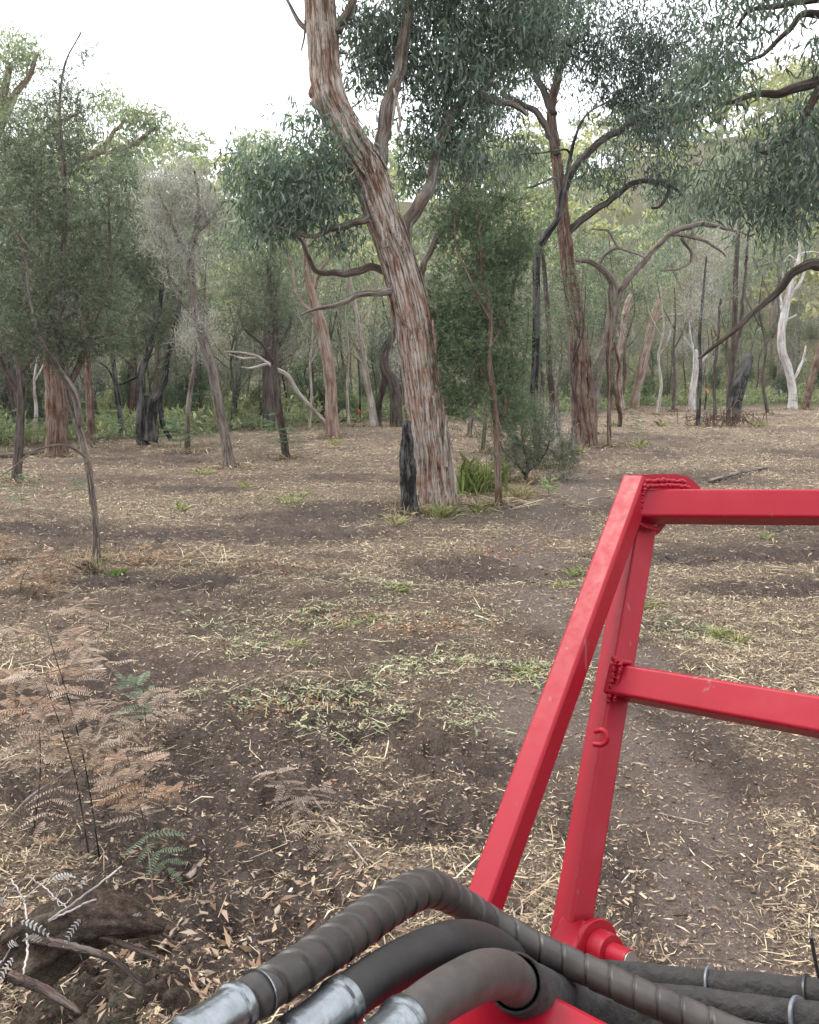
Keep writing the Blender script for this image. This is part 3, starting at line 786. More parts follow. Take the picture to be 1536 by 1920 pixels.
# ------------------------------------------------------------------ trees
def strips(k, amp, seed=0, k2=None, rag=1.0):
    """stringy bark: long plates of uneven height with grooves between, finer strings on top"""
    def f(TH, LL, RR):
        d = 0; hh = 0
        for kk, a, sd_ in ((k, 1.0, seed), (k2 or k * 2 + 1, .5, seed + 40)):
            wp = 1.1 * (vn(np.cos(TH) * 1.3 + sd_, np.sin(TH) * 1.3, LL * .9 + sd_) - .5) + .5 * (vn(np.cos(TH) * 4 + sd_, np.sin(TH) * 4, LL * 3.1) - .5)
            s = TH / (2 * np.pi) * kk + wp * rag
            idn = np.floor(s); fr = s - idn; idn = np.mod(idn, kk)
            h = vn(idn * 7.31 + sd_, LL * 1.7 + idn * 3.7)
            brk = vn(idn * 3.3 + sd_, LL * 5.0 + idn * 1.9)
            h = h * .75 + .25 * (brk > .5)
            e = np.minimum(fr, 1 - fr); g = np.exp(-(e / .13) ** 2)
            d = d + a * ((h - .5) - .75 * g); hh = hh + a * (h * .75 + .25 - .55 * g)
        fine = vn(np.cos(TH) * RR * 60, np.sin(TH) * RR * 60, LL * 6) - .5
        return amp * (d + .3 * fine), np.clip(hh / 1.5, 0, 1)
    return f
def lumpy(amp, fq=6, seed=0):
    def f(TH, LL, RR):
        n = fbm(np.cos(TH) * 1.2 + seed, np.sin(TH) * 1.2 + LL * fq * .35, 3, LL * fq * .5) - .5
        g = vn(np.cos(TH) * 3.5 + seed, np.sin(TH) * 3.5, LL * 2.2) - .5
        return RR * amp * (1.4 * n + .8 * g), np.clip(.5 + 1.6 * g + n, 0, 1)
    return f

GUM = [(.072, .105, .08), (.095, .132, .094), (.056, .086, .07), (.13, .162, .115), (.088, .128, .104), (.12, .155, .128)]
GUMDARK = [(.050, .078, .062), (.068, .10, .076), (.038, .062, .052), (.092, .122, .092), (.07, .104, .086)]
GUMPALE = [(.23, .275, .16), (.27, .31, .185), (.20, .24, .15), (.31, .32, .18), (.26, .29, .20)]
TEA = [(.082, .108, .066), (.105, .132, .08), (.065, .088, .056), (.128, .15, .096), (.08, .108, .072), (.15, .158, .112)]
TEAGREEN = [(.078, .125, .06), (.105, .155, .074), (.068, .105, .056), (.135, .175, .092), (.092, .135, .076)]
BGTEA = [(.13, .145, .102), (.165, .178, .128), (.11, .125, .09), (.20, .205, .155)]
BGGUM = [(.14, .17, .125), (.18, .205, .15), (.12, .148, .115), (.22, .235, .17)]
GREY = [(.29, .265, .27), (.36, .34, .345), (.22, .195, .19), (.42, .40, .41), (.17, .15, .14)]
OLIVE = [(.15, .17, .07), (.20, .21, .09), (.12, .14, .065), (.24, .23, .11)]

def grow(mb, N0, R0, T, droop=.15, rmax=.03, kink=.12, segs=3):
    """twigs from the limbs to every spray centre, each joining the nearest wood already there"""
    N = list(N0); 
    nodes = np.zeros((len(N0) + len(T) * 4, 3)); rad = np.zeros(len(nodes)); k = len(N0)
    nodes[:k] = N0; rad[:k] = R0
    d0 = np.array([np.min(np.linalg.norm(N0 - t, axis=1)) for t in T])
    for t in T[np.argsort(d0)]:
        dd = np.linalg.norm(nodes[:k] - t, axis=1)
        below = np.maximum(0, nodes[:k, 2] - t[2])
        i = np.argmin(dd + .4 * below); p = nodes[i]; L = max(dd[i], .02)
        c = np.array([p, p + (t - p) * .35 + np.array([0, 0, droop * L]) + rng.normal(0, kink * L, 3) * .6, p + (t - p) * .72 + np.array([0, 0, droop * L * .9]) + rng.normal(0, kink * L, 3) * .5, t])
        S, _ = spline(c, 6)
        r0 = min(rad[i] * .75, rmax, .004 + .014 * L); r = np.linspace(r0, max(.0016, r0 * .3), 6)
        V, F, b, h = tube(S, r, segs, caps=False); mb.add(V, F, None, b, h)
        nodes[k:k + 3] = S[[2, 4, 5]]; rad[k:k + 3] = r[[2, 4, 5]]; k += 3

DENS = 1.0
def in_ellipsoids(cl, Y0):
    T = []
    for c in cl:
        px, py, rx, ry, dy, rz, n = c; n = int(n * DENS)
        ctr = at(px, py, Y0 + dy); s = (Y0 + dy) / FPX
        q = unit(rng.normal(size=(n, 3))) * (rng.random((n, 1)) ** .42)
        T.append(ctr + q * np.array([rx * s, rz, ry * s]))
    return np.vstack(T)

def gum_leaves(mb, T, n, sig, L, W, pal, hang=.5):
    k = len(T) * n
    C = np.repeat(T, n, axis=0) + rng.normal(0, 1, (k, 3)) * np.array([sig, sig, sig * .75])
    D = rng.normal(0, hang, (k, 3)) + np.array([0, 0, -1.0])
    tone = np.repeat(rng.uniform(.75, 1.3, (len(T), 1)), n, axis=0)
    V, F, C_ = leaves(C, D, L * rng.uniform(.6, 1.25, k), W * rng.uniform(.7, 1.2, k), pick(pal, k) * tone); mb.add(V, F, C_)
def fine_leaves(mb, T, m, n, reach, L, W, pal, up=.35, wood=(.10, .075, .06)):
    """sprays of short stiff leaves along thin twiglets"""
    k = len(T) * m
    O = np.repeat(T, m, axis=0) + rng.normal(0, reach * .35, (k, 3))
    D = unit(rng.normal(0, 1, (k, 3)) + np.array([0, 0, up])); Lt = reach * rng.uniform(.5, 1.2, k)
    V, F, C_ = leaves(O, D, Lt, .005 + 0 * Lt, np.tile(np.array(wood), (k, 1)), fold=0); mb.add(V, F, C_)
    t = rng.random((k, n)) ** .8
    P = (O[:, None] + D[:, None] * (Lt[:, None] * t)[..., None]).reshape(-1, 3)
    LD = np.repeat(D, n, axis=0) * .7 + rng.normal(0, .6, (k * n, 3))
    tone = np.repeat(np.repeat(rng.uniform(.7, 1.35, (len(T), 1)), m, axis=0), n, axis=0)
    q = k * n
    V, F, C_ = leaves(P, LD, L * rng.uniform(.6, 1.3, q), W * rng.uniform(.7, 1.2, q), pick(pal, q) * tone); mb.add(V, F, C_)
def wispy(mb, T, m, reach, pal, W=.006, up=.8):
    k = len(T) * m
    O = np.repeat(T, m, axis=0) + rng.normal(0, reach * .4, (k, 3))
    D = unit(rng.normal(0, .8, (k, 3)) + np.array([0, 0, up])); Lt = reach * rng.uniform(.4, 1.2, k)
    V, F, C_ = leaves(O, D, Lt, W, pick(pal, k), fold=0); mb.add(V, F, C_)

def peelings(th, b, S, n, mat):
    """loose strips of bark along a trunk, held at one end and curling off at the other"""
    T_, N_, B_ = frames(S[:, :3]); m = len(S)
    for q in range(n):
        i0 = rng.integers(int(m * .05), int(m * .85)); L = int(max(6, m * rng.uniform(.03, .10))); i1 = min(m - 1, i0 + L)
        a = rng.uniform(0, 6.28); idx = np.linspace(i0, i1, 9).astype(int); k = np.linspace(0, 1, 9)
        if rng.random() < .6: k = k[::-1]
        r = S[idx, 3]; rad = np.cos(a) * N_[idx] + np.sin(a) * B_[idx]; tan = -np.sin(a) * N_[idx] + np.cos(a) * B_[idx]
        lift = r * (1.0 + .05 + .55 * k ** 2 * rng.uniform(.2, 1)); w = r * rng.uniform(.10, .26)
        P_ = S[idx, :3] + rad * lift[:, None] + tan * (r * rng.normal(0, .18) * k)[:, None]
        ww = (w * np.clip(1.1 - k * .8, .15, 1))[:, None]
        V = np.vstack([P_ - tan * ww, P_ + tan * ww]); j = np.arange(8)
        F = np.stack([j, j + 1, j + 10, j + 9], 1)
        V2 = np.vstack([V, V - np.vstack([rad, rad]) * .006]); F = np.vstack([F, F[:, ::-1] + 18, np.stack([j, j + 18, j + 19, j + 1], 1), np.stack([j + 9, j + 10, j + 28, j + 27], 1)])
        me = mesh('bark_strip', V2, F, vecs={'barkco': V2 * 1.0 + q}, floats={'ht': np.full(len(V2), rng.uniform(.3, .9))}, smooth=True)
        obj('bark_strip', me, mat, th, b)
def limb_world(pts, Y0, base=None):
    Q = []
    for p in pts:
        px, py, w = p[:3]; dy = p[3] if len(p) > 3 else 0
        q = at(px, py, Y0 + dy); Q.append(np.r_[q, w * .5 * ((q - CAM) @ FWD) / FPX])
    return np.array(Q)

BASES = []
def tree(name, label, base_px, limbs, bk, clusters=(), leaf=None, pal=GUM, group=None, Y=None, disp=None, step=.06, segs=14, root=True,
         kink=.12, droop=.15, limb_bark=None, cat='tree', sp=None, flare=1.25, wood='twigs', bare=(), peel=0, peel_mat=None, limb_names=None):
    """limbs: lists of (px, py, width px, metres deeper); the first is the trunk. leaf: function(mb, T) adding foliage"""
    b = gp(*base_px) if Y is None else at(base_px[0], base_px[1], Y)
    Y0 = b[1]; 
    if Y is not None: b[2] = float(H(b[0], b[1]))
    th = thing(name, label, cat, b, group)
    N0 = []; R0 = []; BASES.append((b, limbs[0][0][2] * .5 * Y0 / FPX))
    for i, l in enumerate(limbs):
        Q = limb_world(l, Y0)
        if i == 0 and root:
            Q[0, :3] = b; f = Q[0].copy(); f[2] -= .12; f[3] *= flare
            Q = np.vstack([f, Q])
        Ln = np.linalg.norm(np.diff(Q[:, :3], axis=0), axis=1).sum()
        st = step if i == 0 else min(.05, step * 1.5)
        n = max(6, int(Ln / st)); n = min(n, 520)
        S, t = spline(Q, n)
        rm = S[:, 3].mean()
        if i: S[:, :3] += np.stack([fbm(t * 3.1 + i * 9 + k * 5, t * 0 + i, 2) - .5 for k in range(3)], 1) * min(.12, rm * 2.2) * sstep(0, .15, t)[:, None]
        sg = segs if i == 0 else max(6, min(segs, int(6 + rm * 160)))
        dp = disp if i == 0 and disp is not None else lumpy(.16, 7, i * 3 + b[0])
        V, F, bc, ht = tube(S[:, :3], S[:, 3], sg, dp)
        nm = 'trunk' if i == 0 else (limb_names[i] if limb_names and i in limb_names else 'limb')
        me = mesh(nm, V, F, vecs={'barkco': bc + np.array([i * 3.1, b[0], 0])}, floats={'ht': ht}, smooth=True)
        obj(nm, me, bk if i == 0 else (limb_bark or bk), th, b)
        if i == 0 and peel: peelings(th, b, S, peel, peel_mat or bk)
        sel = slice(len(S) // 2 if i == 0 else len(S) // 4, None, 3)
        N0.append(S[sel, :3]); R0.append(S[sel, 3])
    if len(clusters):
        T = in_ellipsoids(clusters, Y0)
        tw = MB(); grow(tw, np.vstack(N0), np.concatenate(R0), T if not len(bare) else np.vstack([T, in_ellipsoids(bare, Y0)]), droop, kink=kink)
        cm = MB(); leaf(cm, T)
        co = cm.obj('crown', 'leaf', th, b)
        obj(wood, tw.mesh(wood, True), limb_bark or bk, co, b)['kind'] = 'stuff'
    return th, b
gl = lambda n, sig, L, W, pal, hang=.5: (lambda mb, T: gum_leaves(mb, T, n, sig, L, W, pal, hang))
fl = lambda m, n, reach, L, W, pal, up=.35: (lambda mb, T: fine_leaves(mb, T, m, n, reach, L, W, pal, up))
wl = lambda m, reach, pal, W=.006: (lambda mb, T: wispy(mb, T, m, reach, pal, W))

# the big leaning stringybark in the middle
DENS = 1.45
big, bb = tree('stringybark_tree', 'big leaning stringybark with peeling reddish bark in the middle of the clearing', (817, 955),
    [[(817, 955, 84), (815, 900, 72), (811, 850, 70), (795, 740, 73), (783, 660, 72), (772, 590, 70), (749, 500, 66), (720, 417, 64), (688, 320, 66), (660, 272, 62, -.1), (640, 232, 60, -.1), (620, 187, 62, -.1), (610, 140, 62, -.05), (606, 80, 59), (600, 0, 57), (590, -120, 56), (600, -300, 44, .3), (630, -460, 30, .5)],
     [(700, 345, 36), (711, 290, 28), (726, 220, 26, .05), (742, 150, 24, .1), (755, 80, 22, .1), (768, 0, 21, .2), (800, -130, 28, .3), (860, -260, 18, .5)],
     [(752, 470, 28, .1), (765, 420, 26, .2), (792, 372, 24, .3), (812, 330, 21, .4), (822, 270, 18, .4), (845, 215, 17, .5), (890, 190, 16, .6), (945, 193, 12, .7), (985, 215, 8, .8)],
     [(772, 560, 16, .1), (790, 500, 13, .2), (812, 455, 11, .3), (835, 425, 12, .4), (860, 380, 9, .5), (885, 330, 6, .6)],
     [(700, 405, 16, -.1), (660, 418, 13, -.2), (625, 428, 11, -.3), (590, 440, 9, -.4), (545, 432, 6, -.5), (505, 420, 4, -.5)],
     [(742, 545, 16, -.1), (705, 552, 13, -.2), (668, 558, 11, -.3), (630, 572, 9, -.4), (590, 580, 6, -.4), (565, 588, 3, -.5)],
     [(735, 515, 14, .2), (700, 500, 14, .2), (665, 512, 15, .1), (625, 513, 12, 0), (590, 508, 10, 0), (575, 480, 8, -.1), (568, 455, 5, -.1), (548, 440, 3, -.1)],
     [(579, 58, 9), (562, 42, 9), (549, 20, 7), (536, -4, 5), (520, -40, 3)],
     [(632, 60, 20, -.05), (645, 30, 18, -.1), (662, -5, 15, -.1), (690, -90, 12, -.1)],
     [(895, 188, 12, .6), (915, 150, 10, .7), (935, 100, 8, .8), (960, 60, 5, .9)]],
    'bark_red',
    [(700, 130, 40, 110, .5, .6, 16), (690, 40, 45, 60, .5, .6, 12), (790, 40, 70, 80, .6, .9, 26), (870, 90, 85, 90, .7, .9, 34), (835, 200, 60, 80, .6, .8, 22), (800, 280, 45, 70, .7, .6, 14), (880, 270, 55, 70, .9, .7, 14),
     (955, 60, 90, 80, 1, .9, 30), (850, -80, 220, 90, .6, 1.5, 60), (620, -250, 240, 110, 0, 1.6, 50),
     (550, 310, 60, 40, -.3, .6, 13), (612, 285, 45, 40, -.1, .5, 10), (490, 350, 45, 35, -.4, .6, 9), (620, 370, 40, 30, -.1, .5, 8), (570, 385, 50, 25, -.3, .5, 8), (590, 235, 25, 35, -.2, .4, 4), (480, 420, 35, 25, -.4, .4, 5), (530, 415, 40, 20, -.3, .4, 4), (455, 300, 25, 25, -.4, .4, 3), (640, 430, 25, 35, -.1, .4, 4), (1020, 20, 60, 60, 1, .7, 14)],
    gl(60, .20, .16, .031, GUM, .6), disp=strips(15, .022, 3, 47, 1.5), step=.02, segs=160, limb_bark='bark_grey', flare=1.2, droop=.05, peel=46,
    bare=[(620, 470, 60, 50, 0, .5, 14), (580, 520, 40, 50, -.1, .4, 10), (640, 590, 60, 30, -.3, .4, 8), (840, 400, 50, 60, .5, .4, 10), (950, 160, 60, 60, .8, .5, 10)])
DENS = 1.0
# loose bark ribbons hanging off the trunk
def ribbon(parent, origin, pts, w, name='bark_strip'):
    S, t = spline(np.array(pts), 14)
    T_, N_, B_ = frames(S); 
    tow = unit(CAM - S); B_ = unit(np.cross(T_, tow))
    tw = np.linspace(0, .8, 14)[:, None]; side = B_ * np.cos(tw) + tow * np.sin(tw)
    ww = (w * np.sin(np.linspace(.5, 2.9, 14)))[:, None]
    V = np.vstack([S - side * ww * .5 + tow * 0, S + side * ww * .5]); k = np.arange(13)
    F = np.stack([k, k + 1, k + 15, k + 14], 1)
    me = mesh(name, V, F, vecs={'barkco': np.column_stack([V[:, 0], V[:, 1], V[:, 2]])}, floats={'ht': np.full(len(V), .7)}, smooth=True)
    o = obj(name, me, 'bark_red', parent, origin); m_ = o.modifiers.new('t', 'SOLIDIFY'); m_.thickness = .005
Yb = bb[1]
for pts, w in (([(738, 165), (746, 195), (750, 225), (747, 258)], .045), ([(742, 180), (738, 215), (733, 245)], .04), ([(693, 270), (700, 305), (704, 325)], .07), ([(668, 235), (680, 270), (688, 312)], .06),
               ([(598, 215), (622, 250), (648, 285)], .025), ([(811, 600), (816, 640), (818, 668)], .05), ([(850, 868), (854, 905), (856, 955)], .05), ([(743, 420), (752, 450), (764, 490)], .05), ([(652, 260), (668, 300), (690, 335)], .05)):
    ribbon(big, bb, [at(x, y, Yb - .25 - .012 * k) for k, (x, y) in enumerate(pts)], w)
# knot swelling on its upper left side
knot = MB(); V, F, C = blobs(np.array([at(586, 172, Yb - .12), at(592, 190, Yb - .15), at(588, 155, Yb - .12)]), np.array([.13, .11, .09]), np.zeros((3, 3)), 1.2)
knot.add(V, F)
ko = knot.obj('knot', 'bark_red', big, bb, smooth=True); ko.modifiers.new('s', 'SUBSURF').render_levels = 2
# burnt stump standing against it
tree('burnt_stump', 'black charred stump standing against the base of the big leaning tree', (768, 962),
     [[(768, 962, 38), (767, 920, 32), (765, 880, 30), (763, 850, 27), (764, 825, 23), (762, 800, 15), (764, 788, 9)]], 'bark_burnt', disp=strips(9, .040, 8, 23, 1.8), step=.015, segs=60, cat='stump', flare=1.35, peel=14)

# second large tree, shaggy, to the right
DENS = 1.35
tree('stringybark_tree', 'tall shaggy red-brown stringybark behind the guard, second largest trunk', (1095, 838),
    [[(1096, 838, 52), (1095, 790, 47), (1092, 740, 44), (1085, 650, 36), (1075, 560, 30), (1062, 470, 26), (1056, 400, 23), (1048, 330, 20), (1040, 270, 18, .2), (1034, 205, 16, .3), (1048, 140, 14, .4), (1068, 85, 10, .5), (1090, 20, 7, .5)],
     [(1060, 440, 15), (1095, 410, 13), (1140, 380, 12, -.2), (1185, 345, 10, -.4), (1225, 338, 9, -.6), (1260, 348, 7, -.8), (1280, 362, 4, -.9)],
     [(1055, 365, 14), (1080, 310, 13, -.2), (1120, 270, 13, -.4), (1165, 240, 12, -.6), (1210, 215, 9, -.8), (1250, 180, 6, -1)],
     [(1045, 290, 12), (1015, 225, 12, .3), (985, 195, 10, .5), (940, 180, 7, .7)],
     [(1040, 215, 14, .2), (1010, 150, 12, .4), (985, 110, 8, .5)],
     [(1230, 338, 9, -.6), (1255, 355, 8, -.7), (1240, 385, 6, -.7), (1222, 390, 4, -.7)]],
    'bark_brown',
    [(1000, 90, 90, 85, .5, 1.4, 34), (1095, 50, 90, 70, .5, 1.4, 36), (1170, 90, 85, 80, .2, 1.4, 40), (1235, 160, 75, 85, -.3, 1.2, 34), (1220, 250, 70, 50, -.6, 1, 20), (1150, 320, 60, 35, -.5, .8, 10), (1290, 80, 70, 70, -.2, 1.2, 24),
     (1100, -90, 280, 90, .3, 2.2, 70), (950, 250, 55, 60, .7, .9, 12), (1260, 330, 40, 30, -.8, .6, 8), (1130, 170, 50, 40, .3, .8, 8), (900, 170, 60, 70, .9, 1, 12)],
    gl(62, .25, .19, .037, GUMDARK, .6), disp=strips(13, .045, 21, 31, 1.8), step=.03, segs=96, limb_bark='bark_dark', flare=1.25, droop=.05, peel=44, bare=[(1200, 340, 70, 50, -.6, .7, 14), (1110, 220, 60, 60, 0, .8, 12), (1010, 260, 60, 60, .4, .8, 10)])

DENS = 1.0
# multi-stemmed gum whose limb arches over to the right
tree('forked_gum', 'grey forked gum whose long bare limb arches over to the right', (1104, 815),
    [[(1098, 815, 30), (1112, 730, 27), (1136, 650, 23), (1150, 580, 21), (1148, 530, 15), (1130, 505, 12), (1105, 490, 10), (1082, 488, 7), (1060, 480, 4)],
     [(1150, 580, 17), (1165, 545, 13), (1195, 505, 11), (1230, 465, 10), (1265, 432, 10), (1310, 420, 9), (1350, 424, 7), (1395, 438, 4), (1412, 445, 2)],
     [(1262, 440, 7), (1300, 446, 6), (1335, 458, 5), (1362, 480, 3)],
     [(1278, 446, 7), (1296, 478, 6), (1280, 502, 4), (1240, 506, 3)],
     [(1122, 495, 8), (1140, 472, 7), (1160, 465, 5), (1190, 474, 4), (1210, 485, 2)],
     [(1160, 466, 6), (1140, 435, 5), (1110, 428, 3)]],
    'bark_grey', [(1260, 370, 70, 35, 1, .9, 12), (1330, 390, 50, 25, .5, .7, 8)], gl(40, .25, .16, .03, GUM), disp=lumpy(.2, 5, 3), segs=28, step=.05, peel=8, bare=[(1150, 450, 60, 40, 0, .8, 12), (1300, 470, 70, 40, 0, .7, 12), (1080, 500, 40, 50, 0, .6, 8)])

# slim blackened stem with an elbow limb, in front of it
tree('burnt_sapling', 'thin crooked black stem with a charred elbow limb, right of the fine-leaved shrub', (1000, 880),
    [[(1004, 884, 20), (1010, 850, 18), (1006, 815, 17), (1000, 770, 16), (1003, 700, 15), (1006, 620, 15), (1006, 540, 14), (1008, 475, 16), (1025, 440, 14), (1045, 410, 12), (1052, 370, 10), (1062, 330, 8), (1078, 260, 6), (1100, 215, 4), (1140, 190, 3)],
     [(1004, 872, 14), (985, 850, 14), (968, 825, 13), (950, 800, 12), (938, 775, 9), (920, 745, 5)],
     [(1052, 372, 6), (1042, 335, 5), (1000, 350, 4), (985, 352, 2)],
     [(1070, 290, 5), (1060, 280, 4), (1020, 285, 3), (975, 290, 2)]],
    'bark_burnt', [(1090, 210, 20, 25, 0, .3, 4)], gl(8, .2, .1, .018, GUM), disp=lumpy(.25, 8, 5), segs=18, step=.04)

# fine-leaved shrub right of the big trunk
tree('tea_tree', 'dense dark green fine-leaved tea-tree right of the big leaning trunk', (936, 952),
    [[(936, 952, 15), (933, 880, 13), (931, 800, 12), (926, 740, 12), (918, 680, 10), (920, 600, 9), (905, 520, 8), (900, 440, 6), (895, 380, 4)],
     [(930, 790, 8), (945, 770, 8, .1), (943, 735, 6, .1)],
     [(926, 745, 7), (900, 690, 6, .2), (870, 640, 5, .3), (850, 580, 4, .4)],
     [(920, 650, 7), (950, 590, 6, .3), (965, 530, 5, .4), (975, 470, 4, .4)],
     [(918, 600, 6), (885, 530, 5, -.2), (855, 460, 4, -.2), (850, 410, 3, -.2)]],
    'bark_brown',
    [(880, 590, 80, 100, .3, .7, 120), (900, 460, 95, 80, .3, .7, 100), (950, 620, 50, 100, .4, .6, 60), (850, 690, 60, 60, .3, .5, 46), (960, 480, 50, 70, .4, .6, 40), (930, 720, 60, 40, .3, .5, 26), (860, 400, 50, 40, .3, .5, 26), (930, 380, 60, 40, .4, .5, 24), (870, 745, 55, 40, .3, .5, 30), (960, 770, 55, 40, .4, .5, 30), (830, 600, 40, 90, .5, .5, 30)],
    fl(8, 17, .20, .052, .012, TEAGREEN), disp=strips(6, .006, 4), step=.03, segs=24, kink=.08)

# shaggy tea-tree at the left front
tree('tea_tree', 'tall shaggy tea-tree with twisted peeling trunk near the left edge', (180, 1058),
    [[(180, 1058, 20), (180, 1000, 13), (175, 940, 12), (167, 880, 13), (154, 820, 14), (138, 770, 16), (127, 720, 15), (119, 670, 13), (112, 600, 10), (118, 500, 11), (122, 400, 9), (118, 300, 7), (112, 200, 5), (122, 120, 3), (152, 60, 2)],
     [(150, 800, 14), (135, 740, 14, -.1), (108, 690, 12, -.2), (80, 640, 9, -.3), (55, 560, 7, -.4), (40, 470, 5, -.4)],
     [(128, 725, 13), (150, 680, 12, .1), (172, 620, 9, .2), (195, 540, 7, .3), (205, 450, 5, .3), (200, 350, 3, .3)],
     [(120, 660, 9), (90, 580, 7, .3), (75, 480, 6, .5), (70, 380, 4, .6), (80, 300, 3, .6)],
     [(118, 520, 6), (60, 470, 5, -.3), (20, 420, 4, -.5), (-20, 390, 3, -.6)],
     [(165, 860, 7), (120, 835, 5, -.2), (60, 850, 4, -.4), (20, 880, 3, -.5), (-10, 900, 2, -.6)],
     [(140, 650, 7, .1), (190, 630, 6, 0), (225, 625, 3, -.1)]],
    'bark_grey',
    [(110, 280, 75, 100, .1, .5, 100), (50, 400, 80, 100, 0, .6, 120), (165, 420, 80, 100, .2, .6, 120), (90, 540, 100, 80, 0, .7, 150), (185, 560, 65, 80, .2, .6, 90), (40, 620, 80, 60, -.2, .6, 90), (125, 650, 90, 45, 0, .5, 80),
     (135, 180, 35, 50, .1, .3, 16), (150, 90, 22, 40, .1, .2, 4), (105, 130, 22, 25, .1, .2, 3), (-70, 480, 80, 170, -.3, .7, 110), (210, 640, 35, 40, .2, .4, 20), (10, 300, 50, 60, .1, .4, 40)],
    fl(5, 15, .14, .036, .0085, TEA), disp=strips(7, .011, 6), step=.02, segs=36, kink=.08, flare=1.3, peel=34, bare=[(60, 870, 70, 50, -.3, .4, 12), (110, 760, 70, 60, 0, .4, 16), (180, 680, 60, 50, .1, .4, 12)])

# grey twiggy tea-tree left of centre
tree('tea_tree', 'thin leaning tea-tree with a lilac-grey bare twiggy crown', (430, 878),
    [[(430, 878, 26), (424, 830, 18), (412, 770, 18), (400, 700, 20), (385, 650, 20), (370, 600, 18), (360, 540, 16), (358, 480, 14), (368, 430, 10), (372, 370, 7), (365, 320, 4)],
     [(372, 605, 10), (350, 580, 9), (338, 560, 7), (320, 520, 5), (305, 450, 4)],
     [(358, 490, 9), (330, 440, 7), (310, 390, 5), (295, 350, 3)],
     [(366, 440, 7), (395, 410, 6), (415, 380, 4), (425, 350, 2)]],
    'bark_grey',
    [(340, 370, 65, 60, 0, .8, 120), (390, 400, 45, 40, 0, .6, 60), (300, 430, 45, 60, 0, .6, 50), (350, 490, 55, 60, 0, .6, 50), (370, 620, 45, 40, 0, .5, 24), (290, 360, 40, 40, 0, .5, 30)],
    wl(34, .2, GREY, .010), disp=strips(7, .012, 16), step=.03, segs=30, kink=.08, limb_bark='bark_grey', peel=24, bare=[(360, 560, 70, 70, 0, .6, 16)])

# dark tea-tree with two charred stems
tree('tea_tree', 'dark tea-tree on two forked charred black stems at the left', (270, 838),
    [[(256, 862, 22), (264, 810, 20), (266, 760, 18), (266, 700, 14), (285, 640, 10), (300, 570, 8), (305, 480, 6), (290, 380, 4)],
     [(282, 828, 27, -.1), (284, 790, 22, -.1), (292, 750, 15, -.1), (305, 720, 12, -.1), (312, 680, 10, 0), (325, 620, 9, .1), (335, 560, 6, .2)],
     [(268, 740, 8), (282, 745, 8, -.05), (286, 760, 8, -.1)],
     [(266, 700, 7), (235, 715, 5, .2), (215, 722, 4, .3)],
     [(300, 740, 9, .1), (305, 790, 9, .3), (318, 822, 8, .4)]],
    'bark_burnt',
    [(255, 420, 60, 90, .3, .9, 120), (300, 520, 55, 70, .3, .8, 100), (240, 540, 55, 70, .4, .8, 90), (310, 620, 45, 45, .2, .7, 60), (245, 640, 50, 40, .3, .7, 60), (225, 340, 40, 55, .5, .7, 60), (320, 690, 35, 25, .1, .5, 16), (200, 460, 50, 90, .6, .8, 70)],
    fl(8, 15, .22, .06, .014, TEA), disp=lumpy(.3, 7, 9), segs=24, step=.04, flare=1.4, limb_bark='bark_burnt')
# ------------------------------------------------------------------ trees along the far edge of the clearing
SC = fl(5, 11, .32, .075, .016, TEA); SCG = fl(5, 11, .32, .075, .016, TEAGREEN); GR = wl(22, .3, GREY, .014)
tree('tea_tree', 'slim leaning tea-tree with a rounded dark green crown left of the pink gum', (537, 862),
    [[(538, 862, 16), (530, 810, 15), (520, 750, 15), (514, 690, 14), (517, 630, 12), (512, 570, 9), (505, 520, 6), (500, 480, 4)],
     [(516, 660, 8), (540, 620, 6, .2), (548, 590, 4, .3)], [(515, 690, 8), (495, 650, 6, -.2), (460, 620, 4, -.3), (450, 590, 3, -.3)]],
    'bark_dark', [(485, 560, 50, 70, 0, .9, 90), (520, 600, 40, 50, 0, .8, 60), (460, 610, 35, 40, -.2, .7, 36), (495, 500, 35, 30, 0, .6, 24), (540, 560, 30, 40, .2, .6, 20)], fl(6, 12, .24, .055, .012, TEA), disp=strips(6, .012, 2), segs=22, step=.05)
tree('pink_gum', 'gum with smooth pinkish trunk, bare pale log leaning on its foot', (626, 822),
    [[(627, 822, 30), (622, 780, 24), (620, 720, 22), (612, 660, 22), (600, 600, 22), (588, 560, 18), (578, 520, 15), (572, 470, 11), (560, 410, 8), (550, 350, 5)],
     [(598, 600, 12), (575, 580, 9), (560, 555, 7), (545, 500, 5), (520, 450, 3)], [(585, 550, 9), (605, 500, 7), (630, 470, 5), (650, 430, 3)]],
    'bark_pink', [(520, 400, 60, 50, 1, 1.5, 24), (600, 420, 55, 50, 1, 1.5, 20), (470, 330, 60, 60, 1.5, 1.6, 24), (560, 470, 60, 40, 1, 1.3, 14), (650, 460, 40, 40, 1, 1, 10)], gl(36, .4, .2, .045, GUMPALE), disp=lumpy(.12, 4, 1), segs=24, step=.07)
